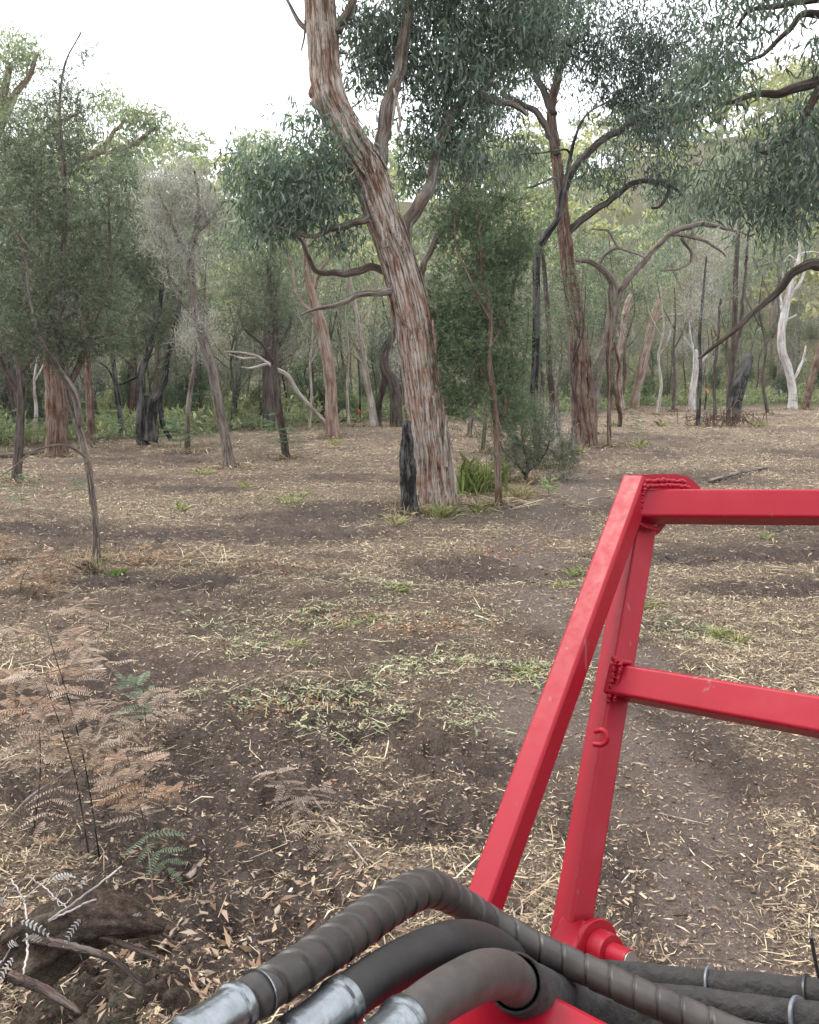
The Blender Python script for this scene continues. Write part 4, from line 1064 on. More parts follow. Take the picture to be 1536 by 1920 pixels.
# the bleached log leaning on the pink gum
q = gp(618, 818); Yq = q[1]
Q = limb_world([(616, 800, 9, -.4), (590, 770, 8, -.5), (560, 738, 8, -.6), (541, 706, 8.5, -.7), (515, 690, 7, -.8), (480, 668, 6, -.9), (440, 660, 4, -1), (418, 660, 2, -1)], Yq)
S, t = spline(Q, 90); V, F, bc, ht = tube(S[:, :3], S[:, 3], 16, lumpy(.2, 6, 2))
lg = thing('fallen_log', 'bleached white fallen log propped against the pinkish gum', 'log', Q[0, :3])
obj('stem', mesh('stem', V, F, vecs={'barkco': bc}, floats={'ht': ht}, smooth=True), 'bark_pale', lg, Q[0, :3])
for l in ([(500, 682, 6, -.85), (470, 690, 4, -1), (452, 688, 2, -1)], [(480, 670, 6, -.9), (455, 672, 4, -.9), (430, 664, 2, -.9)]):
    S, t = spline(limb_world(l, Yq), 16); V, F, bc, ht = tube(S[:, :3], S[:, 3], 8)
    obj('branch', mesh('branch', V, F, vecs={'barkco': bc}, floats={'ht': ht}, smooth=True), 'bark_dead', lg, Q[0, :3])
tree('white_gum', 'slender white gum with a thin ribbon of bark, just left of the big trunk', (702, 800),
    [[(702, 802, 20), (697, 760, 14), (688, 715, 12), (681, 660, 11), (672, 610, 10), (664, 570, 9), (655, 520, 7), (640, 450, 5)],
     [(684, 690, 5), (665, 668, 4), (655, 655, 3)], [(672, 610, 5), (690, 580, 4), (700, 540, 3)]],
    'bark_pale', [(640, 440, 60, 50, 0, 1.6, 16), (690, 520, 40, 50, 1, 1.4, 10)], gl(30, .45, .22, .05, GUMPALE), disp=lumpy(.12, 4, 4), segs=18, step=.08)
tree('forked_gum', 'crooked dark stem beside the slender white gum, mostly behind the big trunk', (744, 800),
    [[(744, 802, 26), (742, 750, 22), (738, 715, 20), (722, 690, 18), (722, 660, 16), (736, 630, 14), (748, 600, 10), (740, 540, 7)], [(722, 700, 12), (712, 760, 12, .3), (708, 798, 14, .3)]],
    'bark_dark', [(720, 620, 35, 40, 0, 1, 12)], gl(36, .35, .2, .04, GUMDARK), disp=lumpy(.2, 6, 6), segs=20, step=.06)
tree('stringybark_tree', 'straight dark reddish trunk in front of the scrub, left of the pink gum', (505, 806), [[(505, 808, 26), (504, 760, 24), (503, 700, 22), (503, 640, 20), (506, 560, 16), (512, 460, 12), (515, 380, 8)]],
    'bark_dark', [(480, 430, 80, 60, 1, 1.8, 30), (530, 340, 70, 50, 1, 1.8, 20)], gl(36, .45, .22, .05, GUM), disp=strips(8, .03, 3), segs=24, step=.08)
tree('stringybark_tree', 'thick grey trunk behind the shaggy tea-tree at the left', (105, 858), [[(108, 862, 46), (107, 810, 40), (104, 740, 37), (98, 660, 34), (90, 560, 28), (80, 470, 18), (70, 380, 10), (60, 300, 6)],
     [(92, 580, 14), (50, 480, 10), (20, 400, 6)], [(95, 600, 14), (140, 500, 9), (170, 400, 5)]],
    'bark_brown', [(60, 400, 90, 60, 1, 2, 22), (150, 380, 70, 60, 1, 2, 16)], gl(36, .4, .2, .045, GUM), disp=strips(14, .03, 12), segs=48, step=.06)
tree('stringybark_tree', 'slim straight reddish-brown trunk left of the charred stems', (172, 840), [[(174, 842, 17), (170, 780, 15), (164, 700, 14), (160, 620, 12), (156, 520, 9), (150, 420, 6)]],
    'bark_brown', [(150, 430, 60, 60, .5, 1.2, 40), (190, 480, 50, 60, .5, 1, 30)], SC, disp=strips(6, .014, 12), segs=20, step=.07)
tree('burnt_sapling', 'thin black stem between the reddish trunk and the charred stems', (230, 822), [[(231, 824, 10), (224, 770, 10), (215, 700, 9), (208, 640, 8), (200, 560, 6), (196, 480, 4)], [(215, 722, 4), (200, 690, 4), (185, 680, 2)]],
    'bark_burnt', [(205, 500, 50, 70, 0, 1, 40)], SC, segs=14, step=.08)
tree('stringybark_tree', 'dark leaning trunk at the left edge with yellow bushes behind', (44, 822), [[(46, 824, 26), (36, 780, 24), (25, 730, 22), (15, 680, 20), (5, 600, 16), (0, 500, 12)]],
    'bark_dark', [(20, 520, 70, 60, 0, 1.4, 30), (-30, 420, 60, 80, 0, 1.4, 20)], gl(36, .4, .2, .045, GUMDARK), disp=strips(8, .02, 5), segs=24, step=.07)
tree('tea_tree', 'thin grey stem behind the leaning grey tea-tree', (352, 850), [[(353, 850, 12), (352, 790, 10), (356, 740, 9), (364, 690, 8), (368, 640, 6)]], 'bark_grey', [(360, 640, 35, 45, .3, .8, 26)], GR, segs=12, step=.08)
tree('burnt_sapling', 'short crooked black sapling between the grey and the rounded tea-trees', (440, 798), [[(441, 800, 10), (440, 760, 11), (446, 730, 9), (452, 700, 6), (456, 660, 4)], [(442, 745, 6), (432, 725, 4), (436, 700, 3)]], 'bark_burnt', [(450, 660, 35, 40, 0, .9, 26)], SC, segs=12, step=.08)
# right side
tree('white_gum', 'pale trunk leaning to the right with a broken top and one side limb', (1188, 766), [[(1186, 768, 20), (1195, 730, 17), (1207, 680, 16), (1218, 630, 16), (1228, 590, 14), (1236, 565, 10), (1242, 550, 5)], [(1226, 606, 9), (1238, 597, 8), (1258, 591, 6), (1278, 590, 3)]],
    'bark_pink', [], disp=lumpy(.1, 4, 7), segs=20, step=.09)
tree('red_gum', 'orange-barked ragged trunk left of the pale leaning one', (1163, 768), [[(1166, 770, 20), (1160, 720, 14), (1163, 660, 12), (1170, 600, 12), (1180, 562, 12), (1184, 552, 7)], [(1165, 650, 6), (1155, 615, 5), (1158, 590, 3)]],
    'bark_red', [], disp=strips(6, .03, 13), segs=22, step=.08)
tree('dead_tree', 'small bleached white dead snag with thin forked tips', (1298, 772), [[(1294, 774, 15), (1298, 740, 13), (1304, 700, 11), (1305, 665, 10), (1304, 655, 5)], [(1303, 668, 5), (1295, 650, 3.5), (1283, 632, 2)], [(1300, 655, 4), (1294, 625, 3), (1293, 600, 1.5)], [(1306, 690, 5), (1318, 675, 4), (1332, 655, 2)]], 'bark_dead', [], disp=lumpy(.15, 4, 8), segs=14, step=.09)
tree('tea_tree', 'thin black stem with a grey feathery crown beside the bleached snag', (1309, 800), [[(1309, 802, 9), (1311, 750, 8), (1314, 690, 7), (1312, 630, 6), (1318, 560, 5), (1325, 480, 3)]],
    'bark_burnt', [(1320, 520, 45, 60, .5, 1, 60), (1340, 460, 40, 30, .5, 1, 30), (1300, 580, 35, 45, .5, .9, 30)], GR, segs=12, step=.08)
tree('tea_tree', 'tall twin dark stems with grey twiggy crown, next to the leaning burnt stump', (1368, 790), [[(1366, 792, 13), (1368, 740, 11), (1373, 680, 11), (1378, 600, 10), (1380, 520, 10), (1384, 440, 8), (1390, 380, 4)], [(1372, 690, 7, .1), (1388, 620, 7, .2), (1395, 540, 6, .2), (1402, 440, 5, .2)], [(1340, 800, 7, .3), (1340, 720, 6, .3), (1345, 640, 5, .3), (1352, 560, 4, .3)]],
    'bark_dark', [(1370, 450, 45, 40, .3, 1, 60), (1345, 540, 40, 60, .5, 1, 50), (1400, 500, 30, 60, .5, 1, 30)], GR, disp=strips(5, .01, 9), segs=18, step=.07)
tree('burnt_stump', 'leaning charred stump with hollow top near the right edge', (1374, 792), [[(1372, 794, 28), (1378, 760, 26), (1388, 720, 26), (1398, 690, 22), (1404, 672, 20), (1407, 666, 14)]], 'bark_burnt', disp=strips(8, .035, 18), segs=28, step=.05, cat='stump')
tree('dead_tree', 'tall bleached white dead tree with bare forked branches at the right edge', (1486, 768), [[(1486, 770, 20), (1486, 730, 15), (1478, 690, 15), (1467, 660, 15), (1466, 620, 14), (1472, 585, 14), (1482, 540, 12), (1494, 500, 9), (1500, 470, 5), (1492, 440, 3)], [(1470, 600, 7), (1464, 560, 6), (1470, 530, 4), (1468, 510, 2)], [(1480, 560, 8), (1500, 530, 6), (1512, 505, 4), (1530, 490, 3)], [(1474, 600, 5), (1492, 590, 4)], [(1497, 480, 5), (1515, 472, 4), (1545, 474, 3)], [(1494, 490, 4), (1480, 480, 3), (1470, 492, 2)], [(1484, 720, 6), (1500, 690, 5), (1512, 650, 3)]],
    'bark_dead', [], disp=lumpy(.14, 4, 9), segs=18, step=.08)
tree('stringybark_tree', 'short dark leaning trunk at the far right edge', (1510, 768), [[(1512, 770, 16), (1518, 730, 14), (1528, 690, 12), (1540, 640, 10), (1550, 560, 8)]], 'bark_brown', [(1545, 560, 40, 60, .5, 1.2, 40)], GR, disp=strips(5, .02, 2), segs=16, step=.08)
tree('tea_tree', 'thin dark stem in front of the orange-barked trunk', (1144, 840), [[(1144, 840, 10), (1142, 790, 8), (1144, 730, 8), (1140, 670, 7), (1146, 600, 5), (1140, 540, 3)], [(1162, 800, 9, 1), (1158, 740, 9, 1), (1160, 690, 7, 1), (1152, 640, 5, 1)]], 'bark_brown', [(1130, 560, 35, 40, .3, .7, 14)], fl(5, 10, .25, .05, .011, TEAGREEN), segs=12, step=.07)
tree('tea_tree', 'dark fine-leaved tea-tree with thin stems behind the crooked black stem', (1030, 822), [[(1032, 824, 14), (1036, 760, 12), (1030, 690, 11), (1028, 600, 10), (1022, 520, 8), (1015, 440, 5)], [(1010, 815, 9, .5), (1018, 740, 8, .5), (1010, 660, 6, .5)], [(985, 815, 8, .8), (978, 740, 7, .8), (985, 660, 5, .8)]],
    'bark_dark', [(1000, 560, 60, 110, .6, 1.2, 100), (1020, 430, 50, 60, .6, 1, 44), (980, 680, 50, 50, .6, 1, 40), (1050, 640, 40, 60, .8, 1, 30), (1065, 480, 45, 70, .3, .9, 46), (1095, 590, 35, 60, .3, .9, 34), (1040, 360, 40, 40, .5, .9, 20), (1120, 690, 30, 40, .6, .8, 16)], SCG, segs=14, step=.07)

# gum standing outside the right edge, its limbs reaching into the picture
tree('overhanging_gum', 'gum just outside the right edge whose dark limbs and leaves hang into view', (2050, 1010), [[(2050, 1010, 150), (2035, 800, 130), (2010, 560, 120), (1975, 330, 110), (1950, 100, 95), (1940, -150, 80), (1960, -400, 50)],
     [(2000, 480, 52), (1850, 510, 46, .3), (1700, 500, 36, .5), (1600, 487, 28, .6), (1536, 490, 22, .6), (1492, 502, 17, .6), (1462, 535, 14, .6), (1420, 575, 11, .6), (1370, 620, 9, .6), (1330, 650, 7, .6), (1308, 668, 4, .6)],
     [(1960, 250, 50), (1800, 160, 42, .3), (1660, 145, 32, .5), (1560, 150, 24, .6), (1510, 162, 19, .6), (1450, 178, 15, .6), (1390, 182, 10, .6), (1340, 200, 6, .6)],
     [(1545, 152, 16, .6), (1520, 190, 15, .6), (1490, 235, 14, .7), (1450, 280, 11, .8), (1420, 290, 7, .8)],
     [(1940, -50, 50), (1780, 20, 40, .2), (1640, 40, 28, .3), (1540, 32, 16, .4), (1500, 36, 12, .4), (1465, 62, 10, .4), (1438, 95, 7, .4), (1400, 120, 4, .4)],
     [(1640, 30, 18, .3), (1520, 2, 12, .4), (1460, 10, 10, .5), (1410, 18, 8, .5), (1380, 50, 5, .5)]],
    'bark_dark', [(1400, 30, 60, 50, .5, .8, 20), (1350, 140, 55, 55, .6, .8, 22), (1300, 200, 35, 45, .6, .7, 12), (1470, 260, 60, 50, .8, .9, 20), (1400, 340, 80, 45, .9, .9, 26), (1490, 350, 60, 60, .8, .9, 26), (1460, 410, 50, 25, .8, .7, 10), (1530, 250, 40, 60, .8, .8, 14), (1530, 90, 35, 25, .5, .5, 6), (1600, 300, 90, 120, .6, 1.2, 40), (1680, 80, 120, 100, .4, 1.4, 40), (1440, -60, 130, 60, .5, 1.2, 30), (1900, -300, 250, 160, 0, 2, 50)],
    gl(34, .20, .15, .028, GUM, .6), disp=strips(14, .03, 33), segs=36, step=.08, droop=.03)
# the tall pale gum at the back left
tree('tall_gum', 'tall pale-crowned gum rising above the tea-trees at the back left', (-60, 800), [[(-60, 800, 40), (-50, 600, 36), (-35, 420, 30), (-20, 260, 24), (0, 200, 18), (20, 120, 10)],
     [(-25, 300, 20), (20, 190, 14), (50, 145, 10), (70, 100, 6)], [(-35, 420, 22), (80, 330, 16), (180, 290, 12), (250, 270, 9), (290, 240, 5)], [(180, 290, 9), (240, 220, 6), (290, 215, 4)], [(-30, 350, 14), (60, 260, 10), (150, 210, 7)]],
    'bark_pink', [(30, 100, 45, 26, 0, 1.2, 22), (0, 160, 40, 20, 0, 1.2, 12), (30, 220, 60, 30, 0, 1.4, 18), (265, 225, 45, 22, 0, 1.2, 24), (210, 195, 30, 18, 1, 1, 10), (110, 215, 60, 40, 1, 1.4, 22), (235, 275, 40, 14, 0, 1, 9), (50, 300, 70, 30, 0, 1.4, 20), (180, 320, 60, 25, 1, 1.4, 14), (-80, 150, 60, 60, 0, 1.6, 20)],
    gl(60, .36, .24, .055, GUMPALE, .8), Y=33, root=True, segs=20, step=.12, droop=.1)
# gums closing the view behind the right-hand trunks
for lab, bx, Yy, crowns in (('leafy mid-green gum behind the arching limb', 1290, 50, [(1300, 380, 80, 50, 0, 2, 30), (1250, 460, 60, 50, 0, 2, 24), (1340, 330, 60, 40, 0, 2, 18)]),
                            ('leafy dark green gum behind the tall bleached dead tree', 1450, 54, [(1450, 400, 90, 50, 0, 2, 34), (1390, 350, 60, 40, 0, 2, 16), (1500, 330, 60, 60, 0, 2, 24), (1450, 480, 70, 50, 0, 2, 20)]),
                            ('leafy gum between the big leaning trunk and the second stringybark', 880, 26, [(870, 330, 70, 70, 0, 1.6, 26), (930, 400, 60, 50, 0, 1.6, 16), (980, 300, 60, 50, 0, 1.6, 18), (820, 430, 40, 50, 0, 1.4, 10)])):
    tree('leafy_gum', lab, (bx, 770), [[(bx, 770, 10), (bx + 14, 680, 9), (bx + 4, 580, 8), (bx + 16, 480, 6), (bx, 400, 4)], [(bx + 8, 560, 4), (bx + 40, 460, 3)], [(bx + 6, 580, 4), (bx - 40, 480, 3)]],
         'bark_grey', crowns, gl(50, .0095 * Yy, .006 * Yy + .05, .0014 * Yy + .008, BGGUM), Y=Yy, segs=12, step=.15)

for lab, bp, cl, pal_, st in (('low dark shrub round the feet of the crooked black stem', (985, 905), [(960, 850, 55, 55, 0, .5, 90), (1015, 840, 50, 65, .3, .5, 80), (925, 800, 45, 50, .2, .4, 46), (1055, 865, 40, 45, .4, .5, 50), (990, 770, 60, 50, .4, .5, 50)], TEA, 'bark_dark'),
                          ('low twiggy grey shrub between the tea-tree stem and the stringybark', (1050, 880), [(1045, 830, 40, 50, 0, .6, 40), (1020, 780, 40, 40, .2, .5, 24)], GREY, 'bark_grey')):
    tree('low_shrub', lab, bp, [[(bp[0], bp[1], 8), (bp[0] + 4, bp[1] - 40, 6), (bp[0] - 6, bp[1] - 90, 4), (bp[0], bp[1] - 130, 2)], [(bp[0], bp[1] - 15, 5), (bp[0] - 40, bp[1] - 60, 3), (bp[0] - 55, bp[1] - 100, 2)], [(bp[0], bp[1] - 15, 5), (bp[0] + 35, bp[1] - 50, 3), (bp[0] + 45, bp[1] - 80, 2)]],
         st, cl, fl(6, 12, .17, .045, .010, pal_) if pal_ is TEA else wl(20, .2, GREY, .007), segs=10, step=.05, cat='shrub')
tree('tea_tree', 'dark leafy tea-tree filling the left edge behind the shaggy one', (30, 905), [[(30, 905, 18), (36, 820, 16), (40, 720, 13), (30, 620, 10), (45, 500, 7), (60, 380, 4)], [(38, 760, 8), (-10, 640, 6), (-30, 520, 4)], [(40, 700, 8), (110, 600, 6), (140, 500, 4)], [(38, 640, 7), (180, 560, 5), (220, 480, 3)]],
    'bark_dark', [(40, 560, 80, 90, 0, .8, 110), (120, 500, 80, 80, .2, .8, 100), (60, 420, 80, 60, .2, .8, 70), (200, 560, 50, 80, .3, .7, 60), (-40, 600, 70, 100, 0, .8, 60), (190, 420, 60, 60, .4, .7, 50)], fl(5, 13, .2, .05, .012, TEA), segs=16, step=.05)

for k, (lab, bx, by, top, w, mt) in enumerate((('thin dark stem left of the crooked black stem', 968, 880, 560, 8, 'bark_dark'), ('thin leaning grey stem behind the crooked black stem', 1040, 862, 600, 9, 'bark_grey'), ('slender dark stem just left of the second stringybark', 1066, 850, 520, 9, 'bark_dark'), ('forked brown stem close behind the green tea-tree', 905, 850, 560, 9, 'bark_brown'),
        ('slender pale stem between the pink gum and the white gum', 655, 800, 520, 6, 'bark_pale'), ('pale thin stem right of the orange-barked trunk', 1232, 778, 560, 7, 'bark_pale'), ('thin dark stem right of the pale leaning trunk', 1262, 772, 540, 7, 'bark_dark'), ('slim dark stem left of the tall bleached tree', 1440, 778, 520, 7, 'bark_dark'), ('pale slim stem at the left of the thick trunk', 62, 832, 600, 8, 'bark_pale'), ('thin pale stem between the rounded tea-tree and the pink gum', 580, 806, 560, 6, 'bark_pale'))):
    q = [(-6, 9, 14, 5, -4, 8, 3, -10, 6, 4)[k] * j for j in (0, 1, .4, 1.6, 1)]
    hgt = by - top
    tree('slender_tree', lab, (bx, by), [[(bx + q[j], by - hgt * j / 4, w * (1 - .17 * j)) for j in range(5)], [(bx + q[2], by - hgt * .5, w * .5), (bx + q[2] + 22, by - hgt * .7, w * .35), (bx + q[2] + 26, by - hgt * .95, w * .2)], [(bx + q[3], by - hgt * .65, w * .45), (bx + q[3] - 24, by - hgt * .85, w * .3), (bx + q[3] - 34, by - hgt * 1.05, w * .2)]],
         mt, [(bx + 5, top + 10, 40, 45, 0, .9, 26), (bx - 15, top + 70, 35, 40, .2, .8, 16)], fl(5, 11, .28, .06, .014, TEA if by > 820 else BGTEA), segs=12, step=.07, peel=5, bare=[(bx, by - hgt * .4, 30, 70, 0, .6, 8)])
# ------------------------------------------------------------------ scrub and trees behind the clearing
def edge_Y(px):
    return float(np.interp(px, [-400, 0, 400, 700, 1000, 1200, 1540, 1900], [20, 23, 27, 34, 34, 46, 50, 48]))
def proto(name, kind, h, r, seed):
    """a background tree built at the world origin: trunk with two or three limbs, twigs and crown"""
    global rng
    keep = rng; rng = np.random.default_rng(seed)
    th = thing(name, None, None, (0, 0, 0))
    lean = rng.normal(0, .06, 2) * h
    bk = {'gum': 'bark_pale', 'string': 'bark_brown', 'scrub': 'bark_dark', 'grey': 'bark_dark', 'bush': 'bark_dark', 'pale': 'bark_pink'}[kind]
    trunk = [np.r_[lean * t + rng.normal(0, .02 * h, 2) * (t > 0), h * t * .9, r * (1 - .75 * t)] for t in np.linspace(0, 1, 5)]
    trunk[0][2] = -.15
    S, t = spline(np.array(trunk), int(h * 4) + 8)
    V, F, bc, ht = tube(S[:, :3], S[:, 3], 10, strips(5, .02, seed) if kind in ('string', 'grey', 'scrub') else lumpy(.12, 4, seed))
    obj('trunk', mesh('trunk', V, F, vecs={'barkco': bc}, floats={'ht': ht}, smooth=True), bk, th)
    N0 = [S[len(S) // 3::2, :3]]; R0 = [S[len(S) // 3::2, 3]]
    for k in range({'gum': 3, 'pale': 3, 'string': 3, 'scrub': 3, 'grey': 3, 'bush': 4}[kind]):
        i = int(len(S) * rng.uniform(.25, .6)); p = S[i]; a = rng.uniform(0, 6.28); o_ = h * rng.uniform(.12, .25)
        q = [np.r_[p[:3], p[3] * .55], np.r_[p[:3] + [math.cos(a) * o_ * .6, math.sin(a) * o_ * .6, h * .12], p[3] * .4], np.r_[p[:3] + [math.cos(a) * o_, math.sin(a) * o_, h * .3], p[3] * .15]]
        S2, _ = spline(np.array(q), 12); S2[:, :3] += rng.normal(0, .015, (12, 3)) * h * .15
        V, F, bc, ht = tube(S2[:, :3], S2[:, 3], 7)
        obj('limb', mesh('limb', V, F, vecs={'barkco': bc}, floats={'ht': ht}, smooth=True), bk, th)
        N0.append(S2[4:, :3]); R0.append(S2[4:, 3])
    N0 = np.vstack(N0); R0 = np.concatenate(R0)
    nt_, lo = {'gum': (46, .5), 'pale': (46, .5), 'string': (60, .45), 'scrub': (110, .3), 'grey': (90, .3), 'bush': (80, .12)}[kind]
    nl = 7; ctr = [np.r_[lean * z + rng.normal(0, .10 * h, 2), h * z] for z in rng.uniform(lo, 1.0, nl)]
    T = np.vstack([c + unit(rng.normal(size=(nt_ // nl, 3))) * rng.random((nt_ // nl, 1)) ** .4 * h * np.array([.13, .13, .11]) for c in ctr])
    tw = MB(); grow(tw, N0, R0, T, .1, segs=3); cm = MB()
    if kind == 'gum': gum_leaves(cm, T, 44, .36, .22, .05, GUM, .8)
    elif kind == 'pale': gum_leaves(cm, T, 44, .4, .24, .055, GUMPALE, .8)
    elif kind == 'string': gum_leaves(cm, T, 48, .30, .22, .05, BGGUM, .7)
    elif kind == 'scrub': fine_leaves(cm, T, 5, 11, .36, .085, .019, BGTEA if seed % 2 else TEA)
    elif kind == 'grey': wispy(cm, T, 26, .34, GREY, .014)
    else: fine_leaves(cm, T, 6, 11, .28, .085, .022, OLIVE if seed % 2 else TEAGREEN, .6)
    co = cm.obj('crown', 'leaf', th); obj('twigs', tw.mesh('twigs', True), bk, co)['kind'] = 'stuff'
    rng = keep
    return th
KINDS = {
    'scrub_tree': ('scrub', [(5.5, .055), (6.5, .06), (4.6, .05)], 'slim dark-stemmed fine-leaved tree in the scrub beyond the clearing', 'tree', 'scrub trees beyond the clearing', 64),
    'grey_scrub_tree': ('grey', [(5.0, .05), (4.2, .045)], 'feathery grey half-dead tree in the scrub beyond the clearing', 'tree', 'grey scrub trees beyond the clearing', 28),
    'stringybark_sapling': ('string', [(9, .12), (8, .10)], 'brown-barked gum standing among the scrub beyond the clearing', 'tree', 'brown gums beyond the clearing', 16),
    'pale_gum': ('pale', [(10, .12), (8.5, .10)], 'pale-leaved pink-trunked gum rising over the scrub beyond the clearing', 'tree', 'pale gums beyond the clearing', 22),
    'green_bush': ('bush', [(2.4, .04), (1.8, .035), (2.0, .04)], 'low leafy green bush at the foot of the scrub beyond the clearing', 'bush', 'bushes at the edge of the scrub', 96)}
seed = 100
PLACED = []
MARKS = [(-400, 'outside the left edge'), (-60, 'at the left edge'), (60, 'behind the dark leaning trunk at the left'), (140, 'behind the shaggy tea-tree'), (220, 'behind the thin black stem'), (300, 'behind the charred twin stems'), (400, 'behind the grey twiggy tea-tree'), (480, 'behind the bleached log'),
         (560, 'left of the pink gum'), (650, 'right of the pink gum'), (720, 'beside the slender white gum'), (800, 'hidden by the big leaning trunk'), (900, 'behind the green tea-tree'), (1010, 'behind the crooked black stem'), (1100, 'behind the shaggy second stringybark'), (1180, 'behind the pale leaning trunk'),
         (1250, 'under the arching limb'), (1310, 'behind the bleached snag'), (1390, 'behind the leaning charred stump'), (1470, 'behind the white dead tree'), (1540, 'at the right edge'), (1640, 'outside the right edge')]
ORD = ['nearest', 'second nearest', 'third nearest', 'fourth nearest', 'fifth nearest', 'sixth nearest', 'seventh nearest', 'eighth nearest', 'ninth nearest', 'tenth nearest', 'eleventh nearest', 'twelfth nearest', 'thirteenth nearest', 'farthest']
SHORT = {'scrub_tree': 'slim dark fine-leaved tree', 'grey_scrub_tree': 'feathery grey half-dead tree', 'stringybark_sapling': 'brown-barked gum', 'pale_gum': 'pale-leaved pink-trunked gum', 'green_bush': 'low leafy green bush', 'bracken_fern': 'green bracken fern', 'grass_tuft': 'ragged half-green grass tuft'}
def spread_labels(items, what, MARKS=MARKS):
    """(px, depth, object): a label by the landmark in front and the order in depth there"""
    by = {}
    for px, Y, o in items:
        k = max(i for i, (x, _) in enumerate(MARKS) if px >= x or i == 0); by.setdefault(k, []).append((Y, o))
    for k, L in by.items():
        L.sort(key=lambda t: t[0])
        for j, (Y, o) in enumerate(L):
            o['label'] = (what if len(L) == 1 else ORD[min(j, 13)] + ' ' + what) + ' ' + MARKS[k][1]
for nm, (kind, sizes, lab, cat, grp, cnt) in KINDS.items():
    ps = []
    for h, r in sizes:
        seed += 1; ps.append(proto(nm, kind, h, r, seed))
    lr = np.random.default_rng(seed + 7)
    for i in range(cnt):
        px = (i + lr.random()) / cnt * 2050 - 260
        e = edge_Y(px)
        Y = e + (.6 + lr.gamma(1.2, 6) if kind not in ('bush',) else .5 + lr.gamma(1.3, 6))
        if kind == 'pale': Y += 8
        x = (px - 768) / FPX * Y
        o = ps[i] if i < len(ps) else copy_tree(ps[i % len(ps)])
        s = lr.uniform(.8, 1.25)
        o.location = (x, Y, float(H(x, Y)) - .05); o.rotation_euler = (0, 0, lr.uniform(0, 6.28)); o.scale = (s * lr.uniform(.9, 1.15),) * 2 + (s,)
        tag(o, lab, cat, grp); PLACED.append((px, Y, o, nm))

for nm_ in KINDS:
    spread_labels([(px, Y, o) for px, Y, o, n_ in PLACED if n_ == nm_], SHORT[nm_])

# low growth on the forest floor beyond the clearing
def undergrowth():
    lr = np.random.default_rng(77); n = 62000
    px = lr.uniform(-350, 1900, n); e = np.interp(px, [-400, 0, 400, 700, 1000, 1200, 1540, 1900], [20, 23, 27, 34, 34, 46, 50, 48])
    Y = e + lr.gamma(1.3, 9, n) - .8; X = (px - 768) / FPX * Y
    k = fbm(X * .35 + 3, Y * .35, 3) > .42; X, Y = X[k], Y[k]; n = len(X)
    h = .25 + 1.0 * vn(X * .5, Y * .5) ** 2
    P = np.stack([X, Y, H(X, Y) + lr.random(n) * h], 1); mb = MB()
    D = lr.normal(0, .7, (n, 3)) + np.array([0, 0, .7])
    t = vn(X * .2 + 9, Y * .2)[:, None]
    cols = pick([(.17, .22, .10), (.14, .20, .12), (.24, .26, .11)], n, .2, lr) * (1 - t) + pick([(.33, .31, .16), (.28, .27, .13), (.19, .23, .14)], n, .2, lr) * t
    V, F, C = leaves(P, D, lr.uniform(.15, .4, n), lr.uniform(.04, .10, n), cols, rg=lr); mb.add(V, F, C)
    o = mb.obj('undergrowth', 'leaf'); tag(o, 'low green and yellowish undergrowth on the forest floor beyond the clearing', 'undergrowth', kind='stuff')
undergrowth()

# ------------------------------------------------------------------ forest on the hillside: one mass
def hillside():
    lr = np.random.default_rng(5); mb = MB()
    n = 560
    y = 58 + 150 * lr.random(n) ** .8; x = lr.uniform(-1, 1, n) * (.62 * y + 18)
    tk = MB()
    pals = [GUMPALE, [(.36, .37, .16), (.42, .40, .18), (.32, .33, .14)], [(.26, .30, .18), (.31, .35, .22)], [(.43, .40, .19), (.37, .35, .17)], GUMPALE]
    for i in range(n):
        z = float(H(x[i], y[i])); h = lr.uniform(7, 12); pal = pals[lr.integers(0, len(pals))]
        b = np.array([x[i], y[i], z])
        S, _ = spline(np.array([b - [0, 0, .3], b + [lr.normal(0, .3), 0, h * .45], b + [lr.normal(0, .6), 0, h * .8]]), 6)
        V, F, bc, ht = tube(S, np.linspace(.16, .05, 6), 5, caps=False); tk.add(V, F, None, bc, ht)
        nl = lr.integers(5, 9)
        for k in range(nl):
            c = b + np.array([lr.normal(0, .17 * h), lr.normal(0, .17 * h), h * lr.uniform(.4, .95)])
            m = 36; q = unit(lr.normal(size=(m, 3))); q[:, 2] = np.abs(q[:, 2]) * .8 - .25
            P_ = c + q * h * np.array([.15, .15, .11]) * lr.uniform(.6, 1.05, (m, 1))
            Dm = lr.normal(size=(m, 3)); tone = lr.uniform(.8, 1.2)
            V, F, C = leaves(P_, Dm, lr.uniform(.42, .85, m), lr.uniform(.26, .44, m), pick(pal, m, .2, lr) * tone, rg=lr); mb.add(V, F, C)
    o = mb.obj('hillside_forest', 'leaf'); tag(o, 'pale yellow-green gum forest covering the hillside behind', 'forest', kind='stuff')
    o2 = tk.obj('hillside_trunks', 'bark_pale', o); o2['kind'] = 'stuff'
hillside()

